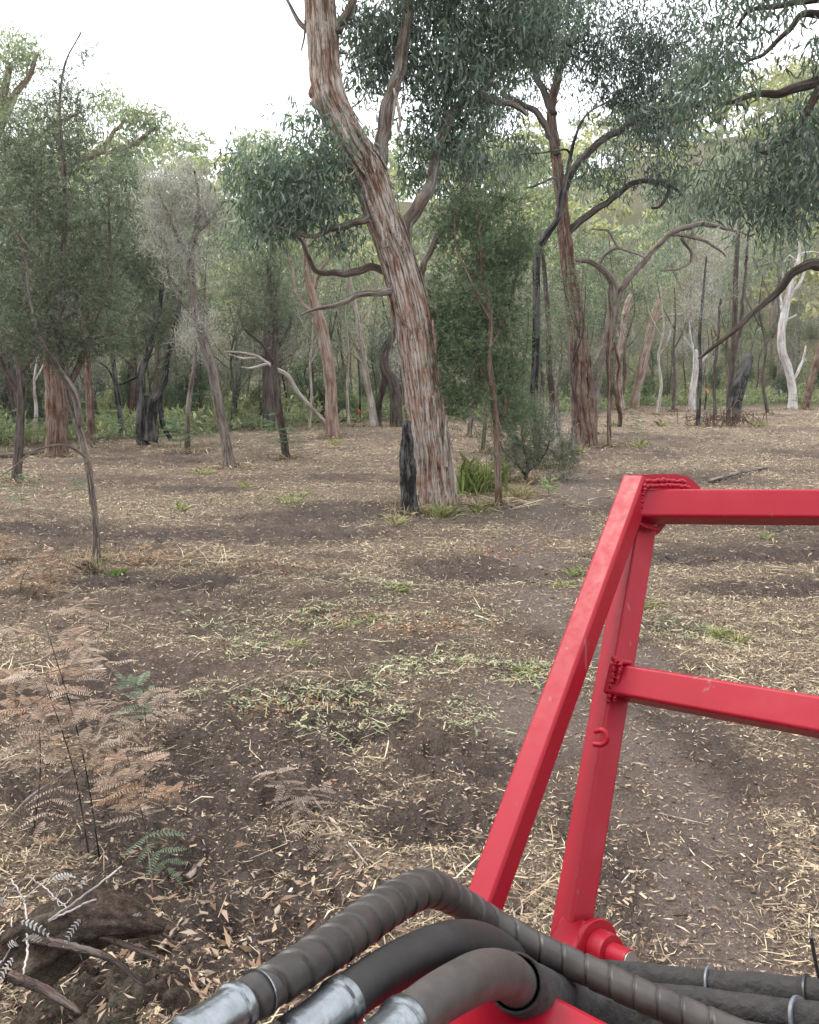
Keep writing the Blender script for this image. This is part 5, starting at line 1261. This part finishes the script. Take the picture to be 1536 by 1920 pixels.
# ------------------------------------------------------------------ ferns
DEADF = [(.32, .24, .19), (.26, .185, .14), (.37, .29, .24), (.22, .145, .10)]
RUST = [(.28, .175, .115), (.31, .195, .125), (.23, .135, .085), (.34, .25, .19)]
FGREEN = [(.11, .17, .085), (.14, .21, .11), (.10, .15, .085)]
FBLUE = [(.10, .135, .085), (.13, .165, .11)]
FBRIGHT = [(.12, .165, .05), (.17, .21, .07), (.09, .13, .04), (.24, .22, .10)]
def feather(mb, p, d, nrm, L, W, pal, lobes=11, droop=.2, lr=rng):
    """one feather: midrib with paired narrow lobes, in the plane across nrm"""
    d = unit(d); nrm = unit(nrm - d * (nrm @ d)); s = np.cross(nrm, d)
    t = np.linspace(.06, .97, lobes)
    M = p + d * (L * t)[:, None] - np.array([0, 0, 1.0]) * (droop * L * t ** 2)[:, None]
    wl_ = W * .5 * np.sin(np.clip(.35 + t * 2.75, 0, np.pi)) ** .8 + .002
    P_ = np.vstack([M, M]); sg = np.r_[np.ones(lobes), -np.ones(lobes)][:, None]
    D_ = s * sg + d * .35 - np.array([0, 0, .25]) + lr.normal(0, .08, (2 * lobes, 3))
    c = pick(pal, 1, .15, lr)
    cols = np.clip(c * (1 + .12 * lr.normal(size=(2 * lobes, 1))), .01, .9)
    D_ = unit(D_); Lb = np.r_[wl_, wl_][:, None]; Wb = L / lobes * .56
    E = np.tile(d, (2 * lobes, 1))
    V = np.stack([P_ - E * Wb * .5, P_ + E * Wb * .5, P_ + D_ * Lb * .75 + E * Wb * .42, P_ + D_ * Lb, P_ + D_ * Lb * .75 - E * Wb * .40], 1).reshape(-1, 3)
    F = np.arange(10 * lobes).reshape(-1, 5)
    mb.add(V, F, np.repeat(cols, 5, axis=0))
    q = np.vstack([p, M]); V = np.vstack([q - s * L * .008, q + s * L * .008]) + nrm * .001; k = np.arange(lobes)
    mb.add(V, np.stack([k, k + 1, k + lobes + 2, k + lobes + 1], 1), c * .6)
def fern(name, label, base, h, pal, stemc='bark_brown', pairs=5, flen=.36, feath=.15, lean=(0, 0), start=.45, lobes=11, group=None, one=False, lr=None, spread=.25, fper=4, cat='fern'):
    lr = lr or rng
    base = np.asarray(base, float)
    th = thing(name, label, cat, base, group)
    top = base + np.array([lean[0], lean[1], h])
    S, t = spline(np.array([base - [0, 0, .04], base + (top - base) * .5 + lr.normal(0, .035, 3), top]), 16)
    V, F, bc, ht = tube(S, np.linspace(.0042, .0016, 16), 6)
    obj('stem', mesh('stem', V, F, vecs={'barkco': bc}, floats={'ht': ht}, smooth=True), stemc, th, base)
    all_ = MB(); a0 = lr.uniform(0, 6.28)
    for k in range(pairs):
        u = start + (1 - start) * (k + .5) / pairs
        for sgn in (0, np.pi):
            a = a0 + sgn + lr.normal(0, .35) + k * .25
            L = flen * (1.1 - .65 * (u - start) / (1 - start)) * lr.uniform(.8, 1.15)
            p = base + (top - base) * u; d = unit(np.array([math.cos(a), math.sin(a), spread + lr.normal(0, .15)]))
            mb = all_ if one else MB()
            nf = fper; dr = lr.uniform(.15, .5)
            pl = pal[lr.integers(0, len(pal))] if isinstance(pal[0], list) else pal
            side = np.cross(d, [0, 0, 1.0])
            R_ = [p + d * L * s - np.array([0, 0, 1]) * dr * L * s * s for s in np.linspace(0, 1, 8)]
            V, F, bc, ht = tube(np.array(R_), np.linspace(.0022, .0008, 8), 4, caps=False); mb.add(V, F, np.array(pl[0]) * .5, bc, ht)
            for j in range(nf):
                s = .22 + .72 * j / nf; q = p + d * L * s - np.array([0, 0, 1]) * dr * L * s * s
                fl_ = feath * (1.05 - .6 * s) * lr.uniform(.8, 1.15)
                for sg in (1, -1):
                    feather(mb, q, side * sg + d * .55 + lr.normal(0, .12, 3), np.array([0, 0, 1.0]) + lr.normal(0, .25, 3), fl_, fl_ * .36, pl, lobes, lr.uniform(.05, .45), lr)
            feather(mb, R_[-2], d, np.array([0, 0, 1.0]), feath * .7, feath * .22, pl, lobes, .3, lr)
            if not one: mb.obj('frond', 'frond', th, base)
    if one: all_.obj('foliage', 'frond', th, base)
    return th
g = gp
mixd = [DEADF, DEADF, RUST]
fern('bracken_fern', 'tall dead tan bracken with the two longest stems beside the rotten stump', g(190, 1620), 1.02, mixd, 'bark_burnt', 4, .40, .17, (-.22, .12))
fern('bracken_fern', 'dead brown bracken leaning left of the tallest one', g(172, 1625), .78, mixd, 'bark_burnt', 4, .36, .16, (-.16, .05))
fern('bracken_fern', 'dead bracken with a blue-green frond, on a red stem above the stump', g(292, 1708), .62, [DEADF, DEADF, FBLUE, RUST], 'bark_red', 4, .30, .14, (-.10, .06))
fern('bracken_fern', 'pale dead bracken with fronds spread wide at the left edge', g(60, 1560), .74, mixd, 'bark_burnt', 3, .34, .15, (.02, .1))
fern('bracken_fern', 'washed-out pinkish dead bracken behind the tall bracken', g(130, 1395), .55, [DEADF], 'bark_brown', 3, .32, .14, (.0, .1))
fern('bracken_fern', 'pinkish dead bracken spreading toward the middle', g(285, 1450), .46, [DEADF, DEADF, FBLUE], 'bark_brown', 4, .34, .16, (-.04, .05))
fern('bracken_fern', 'single pale dead bracken frond standing behind the others', g(140, 1235), .38, [DEADF], 'bark_brown', 3, .30, .17, (.05, .1), .6)
fern('bracken_fern', 'flattened mauve-brown bracken frond lying on the soil by the hoses', g(610, 1585), .20, [[(.27, .21, .18), (.23, .17, .14)]], 'bark_brown', 4, .34, .13, (-.28, .35), .05, spread=.0, fper=3)
for k, (x, y) in enumerate([(35, 1115), (95, 1095), (20, 1060)]):
    fern('bracken_fern', ['collapsed rust-brown bracken heap at the left edge', 'brown collapsed bracken beside the shaggy tea-tree foot', 'dark brown collapsed bracken behind the rust-brown heap'][k], g(x, y), .35, [RUST, [(.2, .12, .08), (.15, .09, .06)]], 'bark_brown', 5, .42, .18, tuple(rng.normal(0, .1, 2)), .2, 7, spread=-.1, fper=4)
fern('bracken_fern', 'brown dead bracken on the left of the leaf heap at the clearing', g(280, 1060), .25, [RUST], 'bark_brown', 4, .4, .17, (.1, .0), .2, 7, spread=-.1, fper=4)
# green ones
fern('bracken_fern', 'pale green feathery plant at the foot of the crooked black stem', g(1030, 935), .28, [[(.26, .32, .15), (.32, .38, .2)]], 'bark_brown', 6, .34, .13, (0, 0), .1, 8, spread=.9)
fern('bracken_fern', 'pale blue-green fern behind the shaggy tea-tree stem, on a thin red stalk', g(145, 985), .62, [FBLUE], 'bark_red', 3, .34, .14, (-.02, 0), .7, 8)
fern('bracken_fern', 'blue-green fern at the left edge in front of the grey trunk', g(40, 985), .72, [FBLUE, FGREEN], 'bark_red', 4, .5, .18, (-.08, 0), .55, 8)
fp = []
for v in range(4):
    f_ = fern('bracken_fern', None, (0, 0, 0), .7 + .15 * v, [FGREEN, FBLUE, FGREEN][v % 3:v % 3 + 1], 'bark_brown', 5, .62, .26, (0, 0), .3, 6, one=True, fper=4, spread=.3)
    fp.append(f_)
spots = [(60, 838), (120, 842), (205, 846), (240, 842), (330, 850), (345, 838), (20, 848), (420, 812), (455, 808), (475, 812), (440, 800), (540, 790), (575, 785), (650, 785), (665, 790), (720, 790), (730, 800), (545, 866), (530, 862), (340, 868), (395, 835), (300, 836), (150, 830),
         (1205, 775), (1235, 772), (1260, 770), (1195, 832), (1420, 775), (1440, 772), (1120, 800), (1060, 800), (1390, 785), (1330, 790), (90, 815), (10, 815), (380, 812), (500, 830), (610, 790), (690, 786), (1500, 772), (1175, 800)]
fr = np.random.default_rng(31); FERNS = []
for i, (x, y) in enumerate(spots):
    o = fp[i] if i < 4 else copy_tree(fp[i % 4])
    p = g(x, y); s = fr.uniform(.7, 1.15); o.location = Vector(p); o.rotation_euler = (0, 0, fr.uniform(0, 6.28)); o.scale = (s,) * 3
    tag(o, 'green bracken fern at the edge of the scrub along the clearing', 'fern', 'green bracken along the clearing edge'); FERNS.append((x, p[1], o))

spread_labels(FERNS, 'green bracken fern')
# grass tufts and seedlings
def tuft(label, p, n, h, pal, group=None, splay=.45, w=.006, name='grass_tuft', cat='grass tuft'):
    p = np.asarray(p, float); lr = rng
    O = p + np.column_stack([lr.normal(0, h * .22, (n, 2)), np.zeros(n)]); mb = MB()
    D = unit(np.column_stack([lr.normal(0, splay, (n, 2)), np.ones(n)])); L = h * lr.uniform(.4, 1.1, n)
    S_ = unit(np.cross(D, lr.normal(size=(n, 3)))); c = np.repeat(pick(pal, n, .2), 5, axis=0)
    out = unit(D * [1, 1, 0] + 1e-6); m = O + D * (L * .55)[:, None]; e = O + D * (L * .9)[:, None] + out * (L * .25)[:, None] - np.array([0, 0, 1]) * (L * .12)[:, None]
    V = np.stack([O - S_ * w * .5, O + S_ * w * .5, m + S_ * w * .4, e, m - S_ * w * .4], 1).reshape(-1, 3)
    mb.add(V, np.arange(5 * n).reshape(n, 5), c)
    o = mb.obj(name, 'frond', None, p); return tag(o, label, cat, group)
DRYG = [(.38, .31, .18), (.30, .26, .14), (.24, .25, .11), (.44, .38, .25)]
GRN = [(.15, .21, .07), (.20, .26, .09), (.12, .17, .06)]
tuft('dense grass growing round the foot of the big leaning trunk', g(828, 972), 260, .36, GRN + DRYG[:2], None, .6)
tuft('strappy lime-green tuft standing right of the big leaning trunk', g(898, 925), 170, .85, FBRIGHT, None, .33, .030, 'strappy_tuft', 'plant')
tuft('dry grass tuft on the left of the big trunk foot', g(745, 985), 120, .3, DRYG, None, .9)
tuft('grey-green grass at the foot of the reddish tea-tree stem', g(900, 962), 160, .3, DRYG + GRN, None, .8)
tuft('tangled dry grass between the crooked black stem and tea-tree stem', g(975, 935), 260, .42, DRYG + [(.16, .11, .08)], None, .8)
tuft('dry brown grass at the foot of the shaggy tea-tree', g(172, 1075), 160, .22, [(.2, .15, .11), (.28, .22, .17), (.15, .11, .08)], None, .8)
tuft('bright green seedling standing right of the shaggy tea-tree foot', g(218, 1078), 14, .13, [(.11, .19, .05), (.14, .22, .06)], None, .5, .03, 'seedling', 'seedling')
tuft('taller straw stalk standing in the middle of the clearing', g(600, 1312), 1, .30, [(.42, .36, .18)], None, .2, .009, 'dry_stalk', 'dry stalk')
tuft('shorter straw stalk leaning beside the taller one', g(590, 1308), 1, .26, [(.42, .36, .18)], None, .45, .009, 'dry_stalk', 'dry stalk')
tuft('short straw stalk standing at the left of the green patch', g(455, 1195), 1, .25, [(.42, .38, .2), (.3, .33, .14)], None, .4, .008, 'dry_stalk', 'dry stalk')
TUFTS = []
for x, y, n, h in [(1060, 1105, 70, .16), (1080, 1080, 80, .18), (990, 1270, 60, .15), (650, 1180, 60, .12), (560, 1215, 60, .14), (700, 1165, 60, .13), (540, 945, 60, .2), (565, 935, 60, .2), (1350, 1195, 80, .15), (1385, 1205, 60, .14), (1220, 1140, 50, .15), (740, 1110, 60, .15), (1440, 1010, 50, .15),
                   (340, 955, 50, .2), (460, 915, 50, .2), (1150, 800, 60, .4), (1200, 838, 70, .4), (1240, 800, 60, .4), (1080, 850, 70, .35), (1420, 800, 60, .5), (630, 835, 60, .3), (380, 890, 60, .3), (870, 1250, 40, .1), (1130, 1040, 40, .12)]:
    TUFTS.append((x, g(x, y)[1], tuft('small ragged tuft of half-green grass on the cleared ground', g(x, y), n, h, GRN[:2] + DRYG, 'grass tufts on the clearing', .9, .004 + .0006 * g(x, y)[1])))

CMARKS = [(-400, 'toward the left edge'), (400, 'below the grey twiggy tea-tree'), (550, 'short of the pink gum'), (690, 'short of the big leaning trunk'), (900, 'just left of the guard posts'), (1100, 'seen past the guard posts'), (1250, 'seen past the guard rails')]
spread_labels(TUFTS, 'ragged half-green grass tuft', CMARKS)
# ------------------------------------------------------------------ rotten stump, white dead twigs, sticks
def stump():
    c = g(95, 1850); n, m = 100, 160
    th = np.linspace(0, 2 * np.pi, m, endpoint=False); rr = np.linspace(0, 1, n)
    RRR, TH = np.meshgrid(rr, th, indexing='ij')
    ex = 1 + .30 * (fbm(np.cos(TH) * 1.4 + 4, np.sin(TH) * 1.4, 3) - .5) * 2
    x = RRR * np.cos(TH) * .62 * ex; y = RRR * np.sin(TH) * .42 * ex
    z = .17 * np.clip(1 - RRR ** 2.2, 0, 1) * (1 - .28 * (x / .6)) * ex
    ca, sa = math.cos(.5), math.sin(.5); u, v = x * ca + y * sa, -x * sa + y * ca
    fib = fbm(u * 4, v * 26 + 2 * fbm(u * 3, v * 3, 2), 4)                # rotten fibres along the grain
    rg_ = np.abs(fbm(u * 3, v * 9, 4) - .5) * 2
    st_ = np.floor(fbm(u * 2.2 + 5, v * 6, 3) * 9) / 9                     # broken steps
    z = z + (.16 * (st_ - .5) + .10 * (.4 - rg_) + .07 * (fib - .5) + .10 * (fbm(x * 26, y * 26, 4) - .5) - .09 * np.abs(fbm(x * 11 + 3, y * 11, 3) - .5)) * (1 - RRR ** 4)
    V = np.stack([c[0] + x, c[1] + y, c[2] - .06 + z], -1).reshape(-1, 3)
    me = mesh('body', V, gridfaces(n, m)[:, ::-1][m:], vecs={'barkco': np.column_stack([v.ravel(), V[:, 2], u.ravel() * 1.5])}, floats={'ht': np.clip(.35 + fib.ravel() * .6 - rg_.ravel() * .5, 0, 1)}, smooth=True)
    th_ = thing('rotten_stump', 'crumbling grey-brown rotten stump in the lower left corner', 'stump', c)
    obj('body', me, 'rotten_mound', th_, c)
    S, t = spline(np.array([np.r_[cd(60, 1790, 2.42), .10], np.r_[cd(150, 1735, 2.42), .085], np.r_[cd(215, 1722, 2.40), .062], np.r_[cd(268, 1732, 2.40), .036], np.r_[cd(308, 1742, 2.40), .010]]), 90)
    V, F, bc, ht = tube(S[:, :3], S[:, 3], 48, lambda TH, LL, RR: (RR * (.9 * (fbm(np.cos(TH) * 2.5 + LL * 3, np.sin(TH) * 2.5, 4) - .5) + .5 * (fbm(TH * 5, LL * 4, 3) - .5)), np.clip(fbm(np.cos(TH) * 4, LL * 9, 3) * 1.2, 0, 1)))
    obj('root', mesh('root', V, F, vecs={'barkco': bc}, floats={'ht': ht}, smooth=True), 'rotten_mound', th_, c)
    # crumbs, moss and leaf scraps lying on it
    mbs = MB(); q = lr_.random(520) * 2 * np.pi; w_ = np.sqrt(lr_.random(520)) * .9
    ii = (w_ * (n - 1)).astype(int); jj = (q / (2 * np.pi) * m).astype(int) % m; P_ = np.stack([c[0] + x[ii, jj], c[1] + y[ii, jj], c[2] - .05 + z[ii, jj]], 1)
    mbs.add(*leaves(P_, np.column_stack([lr_.normal(size=(520, 2)), lr_.normal(0, .3, 520)]), lr_.uniform(.015, .06, 520), lr_.uniform(.004, .014, 520), pick(LEAFLIT + DRAB, 520, .25), fold=.3))
    o = mbs.obj('litter_scraps', 'litter', th_, c); o['kind'] = 'stuff'
    cb = MB(); k_ = 700; q = lr_.random(k_) * 2 * np.pi; w_ = np.sqrt(lr_.random(k_)) * .98; ii = (w_ * (n - 1)).astype(int); jj = (q / (2 * np.pi) * m).astype(int) % m
    P_ = np.stack([c[0] + x[ii, jj], c[1] + y[ii, jj], c[2] - .06 + z[ii, jj]], 1)
    cb.add(*blobs(P_, np.minimum(.002 + lr_.gamma(1.3, .0035, k_), .012), pick([(.06, .043, .034), (.045, .031, .025), (.085, .062, .05)], k_))); o = cb.obj('soil_crumbs', 'litter', th_, c); o['kind'] = 'stuff'
    for pts in ([(40, 1760, 2.35, .012), (130, 1775, 2.28, .011), (210, 1800, 2.24, .008), (270, 1850, 2.2, .004)], [(150, 1740, 2.36, .010), (230, 1770, 2.34, .009), (300, 1800, 2.36, .005)], [(20, 1830, 2.2, .014), (90, 1860, 2.12, .011), (150, 1900, 2.06, .006)], [(200, 1700, 2.5, .008), (250, 1712, 2.48, .006), (330, 1770, 2.42, .004)]):
        S, t = spline(np.array([np.r_[cd(a_, b_, d_), r_] for a_, b_, d_, r_ in pts]), 30); S[:, :3] += lr_.normal(0, .0008, (30, 3))
        V, F, bc, ht = tube(S[:, :3], S[:, 3], 9, lumpy(.3, 20, pts[0][0])); obj('root', mesh('root', V, F, vecs={'barkco': bc}, floats={'ht': ht}, smooth=True), 'bark_dark', th_, c)
lr_ = np.random.default_rng(3)
stump()
def twiggy(name, label, cat, lists, mat, group=None):
    """lists of (px, py, distance, radius m); one branch mesh each under a thing"""
    global WT, WTB
    b = cd(*lists[0][0][:3]); th = thing(name, label, cat, b, group); WT, WTB = th, b
    for l in lists:
        Q = np.array([np.r_[cd(x, y, d), r] for x, y, d, r in l]); S, t = spline(Q, 8 * len(l)); S[:, :3] += rng.normal(0, .0012, (len(S), 3))
        V, F, bc, ht = tube(S[:, :3], S[:, 3], 8); obj('branch', mesh('branch', V, F, vecs={'barkco': bc}, floats={'ht': ht}, smooth=True), mat, th, b)
twiggy('dead_twig', 'bleached white branching twig lying over the rotten stump', 'twig',
    [[(-60, 1775, 2.42, 0.0036), (0, 1752, 2.38, 0.0036), (60, 1742, 2.36, 0.0036), (120, 1706, 2.34, 0.0033), (228, 1625, 2.34, 0.0027)], [(60, 1745, 2.36, 0.0030), (110, 1718, 2.34, 0.0030), (180, 1686, 2.32, 0.0024)],
     [(50, 1742, 2.36, 0.0030), (52, 1780, 2.28, 0.0030), (44, 1820, 2.22, 0.0027), (35, 1850, 2.2, 0.0024)], [(22, 1650, 2.46, 0.0024), (45, 1690, 2.42, 0.0024), (52, 1742, 2.37, 0.0024)], [(22, 1672, 2.46, 0.0018), (50, 1647, 2.48, 0.0018), (85, 1665, 2.46, 0.0018), (110, 1690, 2.42, 0.0018), (140, 1705, 2.38, 0.0018), (200, 1712, 2.36, 0.0018), (250, 1730, 2.36, 0.0012)],
     [(0, 1808, 2.3, 0.0024), (20, 1775, 2.34, 0.0018), (22, 1720, 2.4, 0.0018)], [(40, 1690, 2.42, 0.0018), (75, 1660, 2.45, 0.0018), (105, 1635, 2.48, 0.0012)], [(100, 1690, 2.4, 0.0018), (120, 1665, 2.42, 0.0015), (135, 1680, 2.4, 0.0012), (112, 1700, 2.38, 0.0012), (104, 1672, 2.4, 0.0009)]], 'bark_dead')
mb = MB(); pb = cd(60, 1710, 2.4)
for k in range(26):
    o_ = pb + rng.normal(0, 1, 3) * np.array([.10, .08, .05])
    feather(mb, o_, rng.normal(0, 1, 3) + [0, 0, -.2], np.array([0, -.6, 1.0]) + rng.normal(0, .3, 3), rng.uniform(.04, .09), .022, [(.36, .35, .35), (.26, .25, .25)], 8, .6)
o = mb.obj('fern_scraps', 'frond', WT, WTB); o['kind'] = 'stuff'

def stick(label, a, b, r, mat, lift=.012, bend=.03, name='stick', group=None):
    p, q = g(*a), g(*b); p[2] += lift; q[2] += lift + rng.uniform(0, .02)
    m_ = (p + q) / 2 + rng.normal(0, bend, 3) * np.linalg.norm(q - p); m_[2] = max(m_[2], (p[2] + q[2]) / 2)
    S, t = spline(np.array([np.r_[p, r], np.r_[m_, r * .85], np.r_[q, r * .5]]), 30)
    V, F, bc, ht = tube(S[:, :3], S[:, 3], 9, lumpy(.25, 20, a[0]))
    me = mesh(name, V, F, vecs={'barkco': bc}, floats={'ht': ht}, smooth=True)
    o = obj(name, me, mat, None, p); return tag(o, label, name.replace('_', ' '), group)
stick('short broken chunk of brown branch above the leaf litter', (352, 1652), (385, 1622), .018, 'bark_pink')
stick('straight thin pale stick across the bare soil at the left', (25, 1612), (140, 1590), .006, 'bark_pink')
stick('long thin stem running down past the flattened bracken', (540, 1440), (690, 1640), .005, 'bark_pale', .03)
stick('thin pale stem pointing up from the left edge', (5, 1575), (120, 1480), .004, 'bark_pale', .06)
stick('forked pale stick beside the rear post of the guard', (1120, 1700), (1180, 1655), .006, 'bark_pale', .02)
stick('straw-coloured stalk left of the rear post', (965, 1720), (1035, 1665), .004, 'bark_pale', .02)
stick('pale splinter between the rails of the guard', (1235, 1530), (1330, 1552), .004, 'bark_pale')
stick('grey branch on the dark soil behind the top rail', (1330, 905), (1440, 880), .035, 'bark_grey', .03)
stick('dark slender branch lying between the two rails', (1230, 1075), (1330, 1108), .008, 'bark_dark', .02)
stick('pale bent stick beyond the lower rail', (1420, 1072), (1536, 1082), .006, 'bark_pale', .03)
stick('fallen dark log at the left edge below the ferns', (-40, 868), (92, 852), .07, 'bark_dark', .06, name='fallen_log')
stick('bark fragment in the middle of the green patch', (610, 1165), (660, 1150), .02, 'bark_brown', .02)
stick('pale bark shard on the soil near the middle', (620, 1315), (680, 1300), .012, 'bark_grey')
stick('curled brown bark shard among the leaves', (300, 1790), (345, 1740), .012, 'bark_pink', .02)
stick('long straw stem over the mulch near the middle', (740, 1520), (840, 1555), .004, 'bark_pale')
stick('short stick stub right of the pivot pin', (1260, 1790), (1290, 1772), .008, 'bark_pale')
stick('thin fallen twig in the soil at the far side of the green patch', (420, 1090), (540, 1070), .008, 'bark_pale')
STK = []
for k in range(10):
    x, y = rng.uniform(380, 1500), rng.uniform(880, 1060)
    STK.append((x, g(x, y)[1], stick('thin broken stick lying on the mulch toward the far side', (x, y), (x + rng.uniform(-50, 50), y + rng.uniform(-12, 12)), rng.uniform(.006, .014), ['bark_pale', 'bark_brown', 'bark_grey'][k % 3], group='broken sticks on the far mulch')))
spread_labels(STK, 'thin broken stick on the mulch', CMARKS)
for lab, px_, py_, n_, L_ in (('heap of dry flattened stems on the soil at the left', 385, 1058, 70, .45), ('bundle of pale straw stems at the foot of the guard posts', 985, 1700, 26, .22), ('loose dry stems heaped in front of the crooked black stem', 960, 950, 60, .5), ('scatter of dry stems below the shaggy tea-tree', 60, 1290, 50, .3)):
    c_ = g(px_, py_); hp = MB(); P_ = c_ + np.column_stack([rng.normal(0, L_ * .5, n_), rng.normal(0, L_ * .4, n_), np.zeros(n_)]); P_[:, 2] = Hfine(P_[:, 0], P_[:, 1]) + .01
    V, F, C = slivers(P_, L_ * rng.uniform(.4, 1.2, n_), .004 + .0005 * c_[1], pick(STRAW[:7] + DRAB, n_), tilt=.18, bend=.06, lift=.03); hp.add(V, F, C)
    o = hp.obj('stem_heap', 'litter', None, c_); tag(o, lab, 'dry stems', kind='stuff')
# tangle of thin twigs by the leaning stump
tb = g(1345, 798); bt = thing('brush_pile', 'low tangle of reddish twigs in front of the leaning charred stump', 'brush pile', tb)
tw = MB()
for k in range(60):
    a = tb + np.array([rng.normal(0, .5), rng.normal(0, .4), .02]); b_ = a + rng.normal(0, 1, 3) * np.array([.5, .4, .25]); b_[2] = abs(b_[2] - tb[2]) + tb[2]; m_ = (a + b_) / 2 + np.array([0, 0, rng.uniform(.1, .5)])
    S, t = spline(np.array([a, m_, b_]), 10); V, F, bc, ht = tube(S, .012, 4, caps=False); tw.add(V, F, None, bc, ht)
obj('twigs', tw.mesh('twigs', True), 'bark_brown', bt, tb)['kind'] = 'stuff'
# red marker tape tied to two stems
def tape(label, px, py, Y, stem_top, stem_h=2.0):
    b = at(px, py, Y); z0 = float(H(b[0], b[1]))
    st = thing('marker_stake', label, 'stake', (b[0], b[1], z0))
    S, t = spline(np.array([[b[0], b[1] + .03, z0 - .1], [b[0] + .03, b[1] + .03, z0 + stem_h * .5], [b[0] - .05, b[1] + .03, z0 + stem_h]]), 20)
    V, F, bc, ht = tube(S, np.linspace(.05, .03, 20), 8); obj('stake', mesh('stake', V, F, vecs={'barkco': bc}, floats={'ht': ht}, smooth=True), 'bark_burnt', st, (b[0], b[1], z0))
    V, F = boxtube(b + [-.01, -.05, .10], b + [.01, -.06, -.12], .04, .006, (0, 1, 0), .002)
    obj('tape', mesh('tape', V, F), 'tape_red', st, (b[0], b[1], z0))
    V, F = boxtube(b + [-.05, -.055, .02], b + [.05, -.055, .0], .03, .006, (0, 1, 0), .002)
    obj('tape_knot', mesh('tape_knot', V, F), 'tape_red', st, (b[0], b[1], z0))
tape('thin dark stake with red tape left of the slender white gum', 674, 772, 33, 0, 2.4)
tape('thin stake with a red tape cross beside the bleached snag', 1324, 732, 42, 0, 1.6)

# shed bark, sticks and grass gathered round the trunk feet
def skirts():
    lr = rng; mb = MB(); gb = MB()
    for b, r in BASES:
        if b[1] > 46 or b[1] < 5: continue
        n = 90; a = lr.uniform(0, 6.28, n); q = r * .8 + lr.gamma(1.4, .16, n)
        P_ = np.column_stack([b[0] + np.cos(a) * q, b[1] + np.sin(a) * q, np.zeros(n)]); P_[:, 2] = H(P_[:, 0], P_[:, 1]) + .02
        k = 1 + b[1] * .05
        V, F, C = slivers(P_, .06 + lr.gamma(1.5, .06, n), (.006 + lr.random(n) * .008) * k, pick([(.2, .12, .08), (.28, .19, .13), (.12, .075, .05), (.33, .26, .19)], n), tilt=.35, lift=.02); mb.add(V, F, C)
        n = 46; a = lr.uniform(0, 6.28, n); q = r * .9 + lr.gamma(1.3, .12, n)
        O = np.column_stack([b[0] + np.cos(a) * q, b[1] + np.sin(a) * q, np.zeros(n)]); O[:, 2] = H(O[:, 0], O[:, 1]) - .01
        V, F, C = leaves(O, np.column_stack([lr.normal(0, .5, (n, 2)), np.ones(n)]), lr.uniform(.08, .3, n), .006 * k, pick(GRN + DRYG + DRYG, n, .25), fold=.1); gb.add(V, F, C)
    o = mb.obj('bark_litter', 'litter'); tag(o, 'shed bark strips and broken sticks round the feet of the trunks', 'bark litter', kind='stuff')
    o = gb.obj('grass_fringe', 'frond'); tag(o, 'sparse half-dry grass round the feet of the trunks', 'grass', kind='stuff')
skirts()
# ------------------------------------------------------------------ thin haze
hz = bpy.data.materials.new('haze'); hz.use_nodes = True; hz.node_tree.nodes.clear()
pv = hz.node_tree.nodes.new('ShaderNodeVolumePrincipled'); pv.inputs['Density'].default_value = .0004; pv.inputs['Color'].default_value = (.93, .96, 1, 1); pv.inputs['Anisotropy'].default_value = .2
ho = hz.node_tree.nodes.new('ShaderNodeOutputMaterial'); hz.node_tree.links.new(pv.outputs[0], ho.inputs['Volume'])
X, Y0, Y1, Z0, Z1 = 440, -440, 440, -4.5, 84
me = bpy.data.meshes.new('haze')
me.from_pydata([(-X, Y0, Z0), (X, Y0, Z0), (X, Y1, Z0), (-X, Y1, Z0), (-X, Y0, Z1), (X, Y0, Z1), (X, Y1, Z1), (-X, Y1, Z1)], [], [(3, 2, 1, 0), (4, 5, 6, 7), (0, 1, 5, 4), (1, 2, 6, 5), (2, 3, 7, 6), (3, 0, 4, 7)])
me.materials.append(hz)
ho_ = bpy.data.objects.new('haze', me); COL.objects.link(ho_); ho_['kind'] = 'stuff'
